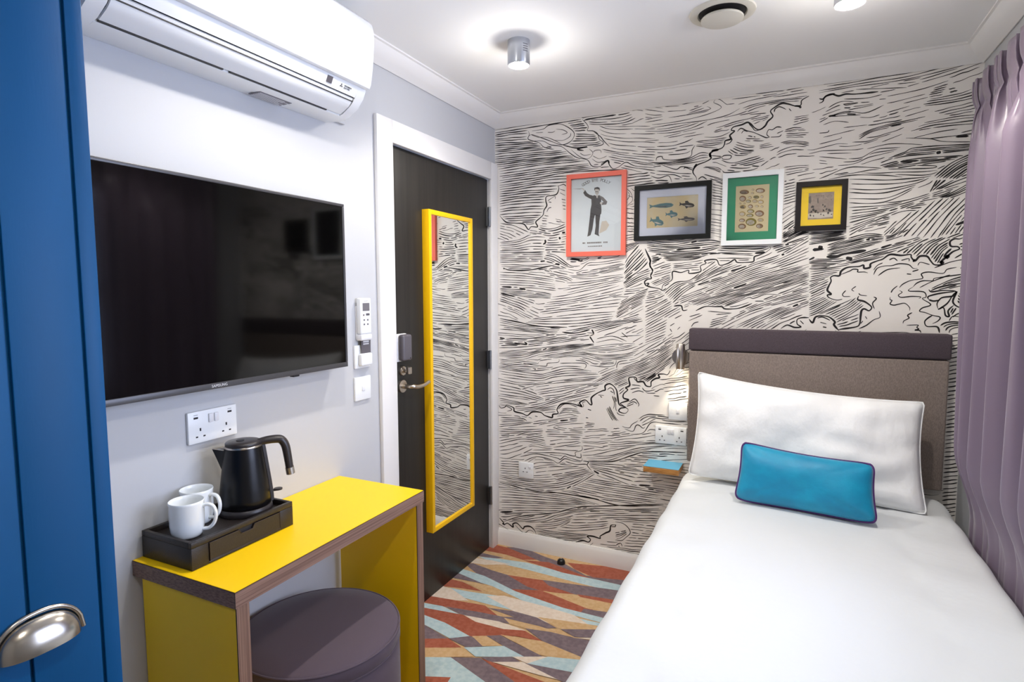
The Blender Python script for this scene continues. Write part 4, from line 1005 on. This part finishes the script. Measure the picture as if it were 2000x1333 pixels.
bm.faces.new(sp[0]); bm.faces.new(sp[2][::-1])
finish('spout', bm, 'kettle', t, True, 60)
bm = bmesh.new(); lathe(bm, [(.0512, .195), (.0518, .198), (.0505, .200), (.049, .199)], 56); tube(bm, [(-.050, .0245, .1935), (-.081, 0, .1955), (-.050, -.0245, .1935)], .0011, 8); finish('rim', bm, 'steel', t, True, 50)
bm = bmesh.new(); lathe(bm, [(.045, .196), (.0485, .200), (.0485, .207), (.046, .210), (.02, .212), (.001, .212)], 56); lid = finish('lid', bm, 'kplastic', t, True, 50)
bm = bmesh.new(); lathe(bm, [(.011, .2115), (.011, .2135), (.001, .2135)], 24, (-.008, 0, 0)); finish('lid_recess', bm, 'dark', lid, True, 40)
bm = bmesh.new(); hp = smoothline([(.040, 0, .201), (.065, 0, .206), (.095, 0, .206), (.106, 0, .199), (.114, 0, .182), (.119, 0, .150), (.123, 0, .116)], 6)
tube(bm, hp, lambda u: .0132 + .0015 * math.sin(u * PI), 16, flat=(1.05, .85)); hd = finish('handle', bm, 'kplastic', t, True, 60)
bm = bmesh.new(); tube(bm, [(.1228, 0, .1165), (.1256, 0, .096)], .0143, 20, flat=(1.05, .9)); finish('metal_tip', bm, 'steel', hd, True, 40)
bm = bmesh.new()
pr = [(r + .004, z) for r, z in prof]; q = []
for (r, z) in prof: q.append((r - .006, z))
pl = [(r + .008, z) for r, z in prof]; vsA = []; 
for y in (-.012, .012):
    vsA.append([bm.verts.new((r - .004, y, z)) for r, z in prof] + [bm.verts.new((r + .007, y * .7, z)) for r, z in prof[::-1]])
n = len(vsA[0])
for i in range(n): bm.faces.new((vsA[0][i], vsA[0][(i + 1) % n], vsA[1][(i + 1) % n], vsA[1][i]))
bm.faces.new(vsA[0]); bm.faces.new(vsA[1][::-1]); finish('spine', bm, 'kplastic', t, True, 40)
bm = bmesh.new(); lathe(bm, [(.009, .050), (.0125, .051), (.0125, .055), (.009, .056)], 20, (.089, 0, 0)); box(bm, .068, .084, -.004, .004, .048, .053, .001); finish('switch_lever', bm, 'kplastic', t, True, 40)

# ------------------------------------------------------------------ wardrobe (blue plank front)
WX, WYE, WZT = .50, -2.274, 2.22
t = thing('wardrobe', 'tall blue painted wardrobe with grooved plank doors at the left edge', 'wardrobe', (WX / 2, -2.75, 0))
loc(BX('carcass', (.0185, WX - .022, RB + .02, WYE, 0, WZT), 'blue', t, .002), t)
e = on(185, 1000, 0, WX).y; g2 = on(40, 1000, 0, WX).y; pitch = e - g2
def leaf(y0, y1, m='blue'):
    bm = bmesh.new(); y = y1; ys = [y1]
    k = e
    while k > y0 + .02:
        if k < y1 - .01: ys.append(k)
        k -= pitch
    ys.append(y0)
    box(bm, WX - .022, WX - .006, y0, y1, .02, WZT - .02)
    for a, b in zip(ys, ys[1:]): box(bm, WX - .006, WX, b + .0022, a - .0022, .02, WZT - .02, .0018)
    return loc(finish('door', bm, m, t, True, 35), t)
d1 = leaf(-2.72, WYE + .001); d2 = leaf(-3.15, -2.723)
# cup pull on the first door
ca = on(147, 1200, 0, WX); cb = on(0, 1297, 0, WX); hzc = .935; hyc = -2.383
bm = bmesh.new(); hw, hh, dp = .052, .030, .026
rows = []
for i in range(13):
    ph = PI * i / 12 / 2          # 0 = bottom lip, pi/2 = top at the door
    row = []
    for j in range(25):
        u = -1 + 2 * j / 24; s = math.sqrt(max(0, 1 - abs(u) ** 2.6))
        zz = hzc - .022 + (.044 * s) * math.sin(ph); xx = WX + .001 + dp * s * math.cos(ph)
        row.append(bm.verts.new((xx, hyc + u * hw, zz)))
    rows.append(row)
for a, b in zip(rows, rows[1:]):
    for j in range(24): bm.faces.new((a[j], a[j + 1], b[j + 1], b[j]))
bmesh.ops.remove_doubles(bm, verts=bm.verts, dist=.0002)
r = bmesh.ops.solidify(bm, geom=bm.faces[:], thickness=.002)
rim = [(WX + .002, hyc + (-1 + 2 * j / 32) * (hw + .004), hzc - .022 + .0495 * math.sqrt(max(0, 1 - abs(-1 + 2 * j / 32) ** 2.4))) for j in range(33)]
tube(bm, rim, .0035, 10)
finish('cup_handle', bm, 'pewter', d1, True, 60)

# ------------------------------------------------------------------ headboard and bed
HX0, HX1 = 1.024, 1.999
t = thing('headboard', 'taupe woven headboard with a darker plum band along its top', 'headboard', ((HX0 + HX1) / 2, 0, .61))
loc(BX('padded_panel', (HX0, HX1, -.060, -.001, .618, 1.137), 'hb', t, .009, 3), t)
loc(BX('top_band', (HX0 - .002, HX1 + .004, -.064, -.001, 1.139, 1.238), 'hbdk', t, .009, 3), t)

BXL, BXR, BYF, BTOP = 1.022, 2.010, -2.02, .580
t = thing('bed', 'single bed made up with a plain white duvet, head against the patterned wall', 'bed', ((BXL + BXR) / 2, (BYF - .07) / 2, 0))
loc(BX('bed_base', (BXL + .03, BXR - .02, BYF + .05, -.02, .06, .33), 'hbdk', t, .01), t)
for x in (BXL + .08, BXR - .08):
    for y in (BYF + .1, -.1):
        bm = bmesh.new(); lathe(bm, [(.02, 0), (.024, .06)], 16, (x, y, 0)); loc(finish('leg', bm, 'black', t, True, 40), t)
loc(BX('mattress', (BXL + .02, BXR - .015, BYF + .04, -.012, .33, .555), 'duvet', t, .05, 5), t)
# duvet: section across x, swept along y, falling over the sides and the foot
bm = bmesh.new()
def duvet_pt(u, v):
    """u across -1..1 from left hem to right hem, v along 0 (head) .. 1 (foot hem)"""
    L = .27; wid = BXR - BXL + .02; R = .055
    s = (u + 1) / 2 * (wid + 2 * L)
    def edge(s, L, w):       # distance along cloth -> (offset, drop)
        a = R * PI / 2
        if s < L - a / 2:    return (0, (L - a / 2 - s) + R)
        if s < L + a / 2:    th = (s - (L - a / 2)) / R; return (R - R * math.cos(th), R - R * math.sin(th))
        return None
    q = edge(s, L, wid); q2 = edge(wid + 2 * L - s, L, wid)
    if q: x, dz = BXL - .01 + q[0], q[1]
    elif q2: x, dz = BXR + .01 - q2[0], q2[1]
    else: x, dz = BXL - .01 + R + (s - L - R * PI / 4) * ((wid - 2 * R) / (wid - 2 * R * PI / 4)), 0
    ln = 1.985; tv = v * (ln + L)
    y = -.03 - tv; dy = 0
    if tv > ln: y = -.03 - ln - .008 * math.sin((tv - ln) * 9); dy = tv - ln
    elif tv > ln - .06: dy = .018 * ((tv - ln + .06) / .06) ** 2
    z = BTOP + .022 * max(0, math.cos((x - (BXL + BXR) / 2) / (wid / 2) * PI / 2)) ** .7
    z -= max(dz, dy)
    n = noise.noise(Vector((x * 3.1, y * 2.3, 1))) * .007 + noise.noise(Vector((x * 9, y * 6, 4))) * .003
    if dz > .05: x += math.sin(y * 13 + x) * .006 * min(1, (dz - .05) * 6) * (-1 if u > 0 else 1)
    else: z += n
    if y > -.12: z -= .014 * ((y + .12) / .09) ** 2
    if abs(x - 1.5) > .3 and dz < .05: z += .004 * math.sin(y * 24 + x * 5)
    return (x, y, max(z, .05))
NU, NV = 90, 110
g = [[bm.verts.new(duvet_pt(-1 + 2 * i / NU, j / NV)) for i in range(NU + 1)] for j in range(NV + 1)]
for j in range(NV):
    for i in range(NU): bm.faces.new((g[j][i], g[j][i + 1], g[j + 1][i + 1], g[j + 1][i]))
o = finish('duvet', bm, 'duvet', t, True); loc(o, t)
md = o.modifiers.new('thickness', 'SOLIDIFY'); md.thickness = .012; md.offset = -1

# ------------------------------------------------------------------ pillow and cushion
def pillow_mesh(bm, TLc, TRc, BLc, BRc, th, RN, pinch=.05, pv=.1, wr=.006, seed=0, NU=44, NV=30):
    TLc, TRc, BLc, BRc = map(Vector, (TLc, TRc, BLc, BRc)); nrm = (TRc - BLc).cross(TLc - BRc).normalized()
    if nrm.y > 0: nrm = -nrm
    def pt(i, j, side):
        u, v = -1 + 2 * i / NU, -1 + 2 * j / NV
        sq = max(abs(u), abs(v), 1e-6) / (abs(u) ** RN + abs(v) ** RN + 1e-30) ** (1 / RN); u0, v0 = u, v
        uu = u * sq * (1 - pinch * (1 - v * v) ** 1.0 * abs(u) ** 3); vv = v * sq * (1 - pv * (1 - u * u) ** .8 * abs(v) ** 3 * (1 if v > 0 else .3))
        a = BLc.lerp(BRc, (uu + 1) / 2); b = TLc.lerp(TRc, (uu + 1) / 2); p = a.lerp(b, (vv + 1) / 2)
        fu = max(0, 1 - abs(u) ** 2.4); fv = max(0, 1 - abs(v) ** 2.4); h = (fu * fv) ** .5 * th / 2
        w = wr * noise.noise(Vector((p.x * 8 + seed, p.y * 8, p.z * 14 + seed))) * (fu * fv) ** .3 * 2
        w += wr * .8 * noise.noise(Vector((p.x * 30 + seed, p.z * 9, 3))) * (1 - fu * fv) * (fu * fv) ** .35
        return p + nrm * ((h + w) * side)
    G = {}
    for side in (1, -1):
        for j in range(NV + 1):
            for i in range(NU + 1):
                if side == -1 and (i in (0, NU) or j in (0, NV)): G[(side, i, j)] = G[(1, i, j)]; continue
                G[(side, i, j)] = bm.verts.new(pt(i, j, side))
        for j in range(NV):
            for i in range(NU):
                f = [G[(side, i, j)], G[(side, i + 1, j)], G[(side, i + 1, j + 1)], G[(side, i, j + 1)]]
                bm.faces.new(f if side == 1 else f[::-1])
    rim = [G[(1, i, 0)].co.copy() for i in range(NU)] + [G[(1, NU, j)].co.copy() for j in range(NV)] + [G[(1, NU - i, NV)].co.copy() for i in range(NU)] + [G[(1, 0, NV - j)].co.copy() for j in range(NV)]
    return rim
t = thing('pillow', 'large white pillow leaning against the headboard', 'pillow', (1.48, -.2, .6))
bm = bmesh.new(); rim = pillow_mesh(bm, (1.076, -.135, 1.052), (1.910, -.150, .985), (1.058, -.235, .612), (1.908, -.310, .598),  .17, 40, .045, .12, wr=.013, seed=3)
loc(finish('pillowcase', bm, 'pillowc', t, True), t)
bm = bmesh.new(); tube(bm, rim, .0028, 6, True); loc(finish('seam', bm, 'pillowc', t, True), t)
t = thing('cushion', 'small turquoise velvet cushion with purple piping, in front of the white pillow', 'cushion', (1.5, -.45, .6))
bm = bmesh.new(); rim = pillow_mesh(bm, (1.281, -.405, .828), (1.727, -.425, .798), (1.262, -.468, .608), (1.734, -.520, .606), .13, 9, .05, .14, wr=.005, seed=9)
loc(finish('cover', bm, 'velvet', t, True), t)
bm = bmesh.new(); tube(bm, rim, .0040, 8, True); loc(finish('piping', bm, 'purple', t, True), t)

# ------------------------------------------------------------------ curtain
t = thing('curtain', 'lilac pinch-pleated curtain hanging at the right beside the bed', 'curtain', (1.985, -.55, 0))
bm = bmesh.new(); CY0, CY1 = -.20, -.96; NF, NZ = 300, 60; CT = 2.128; cg = []
rcu = random.Random(3); fr = [rcu.uniform(-.5, .5) for _ in range(40)]
for k in range(NZ + 1):
    z = CT - (CT - .015) * (k / NZ) ** 1.15; row = []
    low = min(1, max(0, (2.03 - z) / .16)); drop = (CT - z)
    for i in range(NF + 1):
        s = i / NF; y = CY0 + (CY1 - CY0) * s
        ph = s * 2 * PI * 9.0
        # heading: stiff box pleats pinched at their foot; below: deep rounded folds
        hq = math.sin(s * 2 * PI * 6.2 - .4); hdg = -.017 * max(-1, min(1, hq * 3 + 1.1)) + .002 * math.sin(ph * 3)
        bod = .019 * math.sin(ph * .45 + 1.2 + .3 * math.sin(z * 1.3)) + .021 * math.sin(ph + .8 + .5 * math.sin(z * 1.7 + s * 7)) + .005 * math.sin(ph * 2.1 + z * 1.5)
        pinch = math.exp(-((z - 2.035) / .022) ** 2)
        x = 2.000 + (hdg * (1 - low) + bod * low) * (1 - .6 * pinch)
        yy = y - .012 * math.sin(ph * 2) * (1 - low)
        yy -= (.045 * min(1, drop / 1.5) ** 1.2) * (1 - s) * low + .02 * pinch * math.exp(-s * 30)
        lo = min(1, max(0, (.86 - z) / .26)); lo = lo * lo * (3 - 2 * lo); x = x * (1 - lo) + (2.040 + (x - 2.0) * .22) * lo
        row.append(bm.verts.new((min(x, 2.050), yy, z)))
    cg.append(row)
for a, b in zip(cg, cg[1:]):
    for i in range(NF): bm.faces.new((a[i], a[i + 1], b[i + 1], b[i]))
o = loc(finish('curtain_fabric', bm, 'curt', t, True), t); md = o.modifiers.new('thickness', 'SOLIDIFY'); md.thickness = .0022; md.offset = 0
bm = bmesh.new(); box(bm, 2.040, 2.052, -2.3, -.16, 2.095, 2.118, .003)
tr = struct(finish('trim_6', bm, 'plastic2', smooth=True, angle=35))
for k, (yy) in enumerate((-.3, -1.2, -2.2)): BX('track_bracket', (2.050, 2.06, yy - .01, yy + .01, 2.102, 2.116), 'plastic2', tr)

# ------------------------------------------------------------------ bedside shelf, lamp, door stop
sa = on(1258, 911, 2, .590); st, sb = .590, .562
t = thing('bedside_shelf', 'small wall shelf with a pale blue top and oak edge, left of the bed', 'shelf', (.92, 0, sb))
S0, S1, SD = .838, 1.000, -.122
bm = bmesh.new(); box(bm, S0, S1, SD, -.001, sb, st - .0015, .001); loc(finish('shelf_board', bm, 'oak', t, True, 35), t)
bm = bmesh.new(); box(bm, S0, S1, SD, -.001, st - .0015, st); loc(finish('top_surface', bm, 'bluetop', t), t)
t = thing('reading_lamp', 'small satin metal reading lamp lit on the wall beside the headboard', 'lamp', (.977, 0, 1.11))
lx = on(1329, 700, 1, -.045).x; px_ = on(1327, 697, 1, 0)
bm = bmesh.new(); lathe(bm, [(.040, 0), (.040, -.004), (.038, -.006), (.004, -.006)], 40, (px_.x + .006, -.0002, px_.z), 'y'); tube(bm, [(lx, -.005, px_.z), (lx, -.035, px_.z)], .006, 12); loc(finish('back_plate', bm, 'steel', t, True, 40), t)
zt, zb_ = on(1329, 672, 1, -.045).z, on(1323, 722, 1, -.045).z
bm = bmesh.new(); lathe(bm, [(.002, zt), (.017, zt), (.0195, zt - .003), (.0195, zb_ + .004), (.018, zb_ + .002), (.017, zb_ + .008), (.002, zb_ + .008)], 32, (lx, -.046, 0)); loc(finish('lamp_tube', bm, 'steel', t, True, 40), t)
bm = bmesh.new(); lathe(bm, [(.0155, zb_ + .006), (.014, zb_ + .001), (.002, zb_ - .001)], 24, (lx, -.046, 0)); loc(finish('bulb', bm, 'bulb2', t, True), t)
l = light('reading_light', 'SPOT', (lx, -.046, zb_ - .004), 1.2, (1, .88, .68), spot_size=math.radians(75), spot_blend=.4, shadow_soft_size=.012); l.parent = t; l.location = Vector((lx, -.046, zb_ - .004)) - Vector(t.location)
dsp = on(1100, 1100, 2, .0)
t = thing('door_stop', 'small black half-dome door stop on the carpet by the skirting board', 'door stop', (dsp.x, dsp.y - .03, .0065))
bm = bmesh.new(); lathe(bm, [(.021, 0), (.021, .010), (.019, .020), (.013, .027), (.002, .030)], 28); finish('rubber_dome', bm, 'black', t, True, 50)
bm = bmesh.new(); lathe(bm, [(.005, .029), (.005, .031), (.001, .031)], 14); finish('screw', bm, 'steel', t, True, 40)

# ------------------------------------------------------------------ framed pictures
def poly(bm, pts, y, mi=0):
    f = bm.faces.new([bm.verts.new((p[0], y, p[1])) for p in pts]); f.material_index = mi
def picture(label, c, w, dep, fm, mountm=None, mw=0, printm='pwhite'):
    """c = four measured corners (tl,tr,br,bl) on the frame's front plane"""
    q = [on(a, b, 1, -dep) for a, b in c]
    x0, x1 = (q[0].x + q[3].x) / 2, (q[1].x + q[2].x) / 2; z1, z0 = (q[0].z + q[1].z) / 2, (q[2].z + q[3].z) / 2
    t = thing('framed_picture', label, 'picture', ((x0 + x1) / 2, 0, (z0 + z1) / 2), group=None)
    t['_'] = 0; del t['_']
    bm = bmesh.new(); O = [(x0, z0), (x1, z0), (x1, z1), (x0, z1)]; I = [(x0 + w, z0 + w), (x1 - w, z0 + w), (x1 - w, z1 - w), (x0 + w, z1 - w)]
    V = {}
    for nm, P_, y in (('of', O, -dep), ('ob', O, -.001), ('if', I, -dep), ('ib', I, -.006)): V[nm] = [bm.verts.new((a, y, b)) for a, b in P_]
    for i in range(4):
        j = (i + 1) % 4
        for a, b in (('of', 'if'), ('ob', 'of'), ('if', 'ib'), ('ib', 'ob')): bm.faces.new((V[a][i], V[a][j], V[b][j], V[b][i]))
    loc(finish('frame', bm, fm, t), t)
    xa, xb, za, zb = x0 + w, x1 - w, z0 + w, z1 - w
    if mountm:
        bm = bmesh.new()
        I2 = [(xa + mw[0], za + mw[1]), (xb - mw[0], za + mw[1]), (xb - mw[0], zb - mw[1]), (xa + mw[0], zb - mw[1])]; O2 = [(xa, za), (xb, za), (xb, zb), (xa, zb)]
        A_ = [bm.verts.new((a, -.0088, b)) for a, b in O2]; B_ = [bm.verts.new((a, -.0088, b)) for a, b in I2]; C_ = [bm.verts.new((a, -.0068, b)) for a, b in I2]
        for i in range(4): bm.faces.new((A_[i], A_[(i + 1) % 4], B_[(i + 1) % 4], B_[i])); bm.faces.new((B_[i], B_[(i + 1) % 4], C_[(i + 1) % 4], C_[i]))
        loc(finish('mount', bm, mountm, t), t)
    pr = loc(BX('print', (xa, xb, -.0068, -.005, za, zb), printm, t), t)
    loc(BX('glass', (xa, xb, -.0112, -.0096, za, zb), 'glass', t), t)
    return t, pr, (xa, xb, za, zb)
def art(pr, name, T, items, mats, y=-.0071):
    bm = bmesh.new(); ox, oy, s = T
    for mi, pts in items:
        n = len(bm.verts) * 1e-8
        q = [on(ox + a / s, oy + b / s, 1, y) for a, b in pts]; poly(bm, [(p.x, p.z) for p in q], y - n, mi)
    return finish(name, bm, mats, pr)
def ell(cx, cy, rx, ry, n=20, rot=0):
    return [(cx + rx * math.cos(2 * PI * k / n) * math.cos(rot) - ry * math.sin(2 * PI * k / n) * math.sin(rot), cy + rx * math.cos(2 * PI * k / n) * math.sin(rot) + ry * math.sin(2 * PI * k / n) * math.cos(rot)) for k in range(n)]
PP = parse
# 1: man with raised arm, song sheet
t, pr, bb = picture('tall coral-framed print of a man with one arm raised, leftmost of the pictures', [(1107, 341), (1223, 332), (1221, 496), (1105, 504)], .022, .020, 'fr_coral')
T1 = (1090, 320, 7.013)
items = [(2, PP("560,960 660,910 700,840 660,780 600,790 575,900")),                    # cast shade printed beside the legs
         (0, PP("440,690 505,700 490,760 470,900 445,980 400,1000 412,930 425,820")), (0, PP("510,700 580,690 565,800 555,960 565,995 500,965 515,850")),
         (0, PP("455,480 470,440 500,430 530,445 565,430 590,470 590,560 595,640 590,690 510,705 438,700 445,620 458,560")),
         (0, PP("470,435 430,425 395,400 370,358 345,400 370,440 420,470 465,490")), (1, PP("565,432 620,460 675,520 660,560 600,565 590,530 625,525 590,490")),
         (3, PP("505,345 565,345 560,400 545,425 520,425 505,400")), (0, PP("497,330 540,318 568,330 572,370 560,365 555,348 510,348 505,372 497,360")), (0, PP("510,378 548,378 548,388 510,388")),
         (3, PP("360,360 345,335 310,345 340,350 352,375")), (3, ell(590, 540, 18, 16)), (3, PP("520,430 548,430 540,470 528,470")),
         (1, PP("340,335 300,350 190,345 300,343"))]
art(pr, 'printed_figure', T1, items, ['i_dark', 'i_mid', 'i_lt', 'skin'])
bm_c = on(1090 + 520 / 7.013, 320 + 225 / 7.013, 1, -.0075)
text_mesh('printed_title', 'GOOD BYE POLLY', .020, TM(bm_c.x, -.0073, bm_c.z - .13), 'i_dark', pr, ext=.0001, arc=(.13, .082))
c = on(1090 + 505 / 7.013, 320 + 1082 / 7.013, 1, -.0075)
bm = bmesh.new(); rr = random.Random(2); x = c.x - .064
while x < c.x + .064:      # illegible small lines of print
    w_ = rr.uniform(.003, .009); box(bm, x, min(x + w_, c.x + .064), -.0073, -.0070, c.z - .0035, c.z + .0035); x += w_ + .0018
    if rr.random() < .15: x += .008
x = c.x - .036
while x < c.x + .036: w_ = rr.uniform(.003, .008); box(bm, x, min(x + w_, c.x + .036), -.0073, -.0070, c.z - .0195, c.z - .0150); x += w_ + .002
finish('small_print', bm, 'i_mid', pr)
# 2: fishes
t, pr, bb = picture('black-framed landscape print of five fishes with a pale mount', [(1239, 363), (1390, 352), (1387, 465), (1238, 471)], .021, .020, 'fr_black', 'pmat', (.037, .037), 'pcream')
T2 = (1230, 330, 8.33)
def fish(mi, x, y, L, h, a=0, fl=1, fins=1):
    c, s = math.cos(a), math.sin(a)
    def R(p): return (x + fl * (p[0] * c) - p[1] * s, y + fl * p[0] * s + p[1] * c)
    body = [(L / 2, 0), (L * .42, -h * .35), (L * .2, -h * .5), (-L * .05, -h * .42), (-L * .35, -h * .14), (-L * .35, h * .14), (-L * .05, h * .42), (L * .2, h * .5), (L * .42, h * .35)]
    out = [(mi, [R(p) for p in body]), (mi, [R(p) for p in [(-L * .34, -h * .1), (-L / 2, -h * .45), (-L * .46, 0), (-L / 2, h * .45), (-L * .34, h * .1)]])]
    if fins: out += [(mi, [R(p) for p in [(L * .15, -h * .45), (L * .02, -h * .9), (-L * .15, -h * .75), (-L * .12, -h * .36)]]), (mi, [R(p) for p in [(L * .12, h * .45), (-L * .02, h * .85), (-L * .12, h * .36)]])]
    out += [(3, [R(p) for p in [(L * .38, h * .12), (L * .1, h * .34), (-L * .2, h * .2), (0, h * .05)]]), (0, [R(p) for p in ell(L * .38, -h * .08, h * .07, h * .07, 8)])]
    return out
items = fish(2, 515, 600, 400, 80, -.07, 1, 0) + fish(0, 930, 585, 250, 75, .1, 1) + fish(2, 680, 740, 200, 75, 0, 1) + fish(2, 440, 860, 230, 100, .3, 1) + fish(1, 920, 820, 280, 55, -.03, 1)
art(pr, 'printed_fishes', T2, items, ['i_dark', 'i_mid', 'i_teal', 'i_lt'])
# 3: shells
t, pr, bb = picture('white-framed print of many shells with a green mount', [(1412, 339), (1532, 330), (1526, 475), (1408, 481)], .021, .020, 'fr_white', 'pgreen', (.034, .036), 'pbeige')
T3 = (1400, 320, 7.843); items = []
for mi, cx, cy, rx, ry in [(0, 422, 435, 72, 35), (0, 668, 412, 72, 38), (1, 555, 400, 22, 16), (1, 548, 450, 26, 14), (0, 398, 535, 52, 46), (1, 508, 518, 30, 22), (2, 605, 512, 46, 25), (1, 692, 505, 24, 24), (2, 485, 575, 40, 24),
                           (1, 585, 572, 42, 30), (1, 675, 585, 46, 34), (1, 358, 610, 18, 14), (1, 425, 612, 18, 14), (1, 400, 662, 48, 32), (0, 516, 655, 38, 32), (1, 615, 650, 34, 18), (1, 692, 656, 24, 18), (2, 520, 728, 56, 30),
                           (2, 508, 792, 56, 26), (0, 655, 762, 70, 48), (1, 392, 768, 50, 38), (0, 388, 868, 46, 28), (2, 525, 892, 84, 60), (1, 672, 862, 48, 28), (0, 388, 960, 60, 42), (0, 655, 955, 54, 36)]:
    items.append((mi, ell(cx, cy, rx, ry, 18))); items.append((3, ell(cx - rx * .1, cy + ry * .12, rx * .72, ry * .66, 14)))
    for k in (-.5, -.15, .2, .5): items.append((mi, [(cx + rx * k * .3, cy - ry * .7), (cx + rx * k - rx * .035, cy + ry * .7), (cx + rx * k + rx * .035, cy + ry * .7)]))
art(pr, 'printed_shells', T3, items, ['i_shell', 'i_shell2', 'i_shell3', 'i_lt'])
# 4: small engraved scene
t, pr, bb = picture('small black-framed dark engraving with a bright yellow mount, rightmost of the pictures', [(1556, 356), (1657, 349), (1653, 448), (1552, 452)], .021, .022, 'fr_brown', 'pyel', (.027, .026), 'pmauve')
T4 = (1540, 330, 10.25); rr = random.Random(4); items = [(2, PP("390,980 390,900 600,880 890,860 880,960 640,985")), (1, PP("405,560 450,540 460,650 440,700 405,680")), (1, PP("575,590 600,580 605,680 585,700 575,660"))]
for cx, cy, r in [(485, 760, 40), (500, 820, 50), (460, 860, 36), (540, 850, 36), (590, 880, 26), (690, 720, 30), (730, 750, 34), (760, 810, 30), (700, 830, 32), (820, 830, 46), (800, 880, 36), (860, 910, 22), (440, 930, 28), (500, 940, 26), (650, 910, 24), (700, 930, 20)]:
    for k in range(4): items.append((rr.choice((0, 0, 1)), [(cx + r * rr.uniform(-1, 1), cy + r * rr.uniform(-1, 1)) for _ in range(3)]))
    items.append((0, ell(cx, cy, r * .45, r * .6, 8)))
for k in range(10): items.append((1, ell(rr.uniform(620, 870), rr.uniform(540, 620), 14, 6, 8)))
for k in range(5): items.append((0, ell(560 + k * 34, 540, 8, 7, 6)))
art(pr, 'printed_scene', T4, items, ['i_dark', 'i_mid', 'i_lt'])
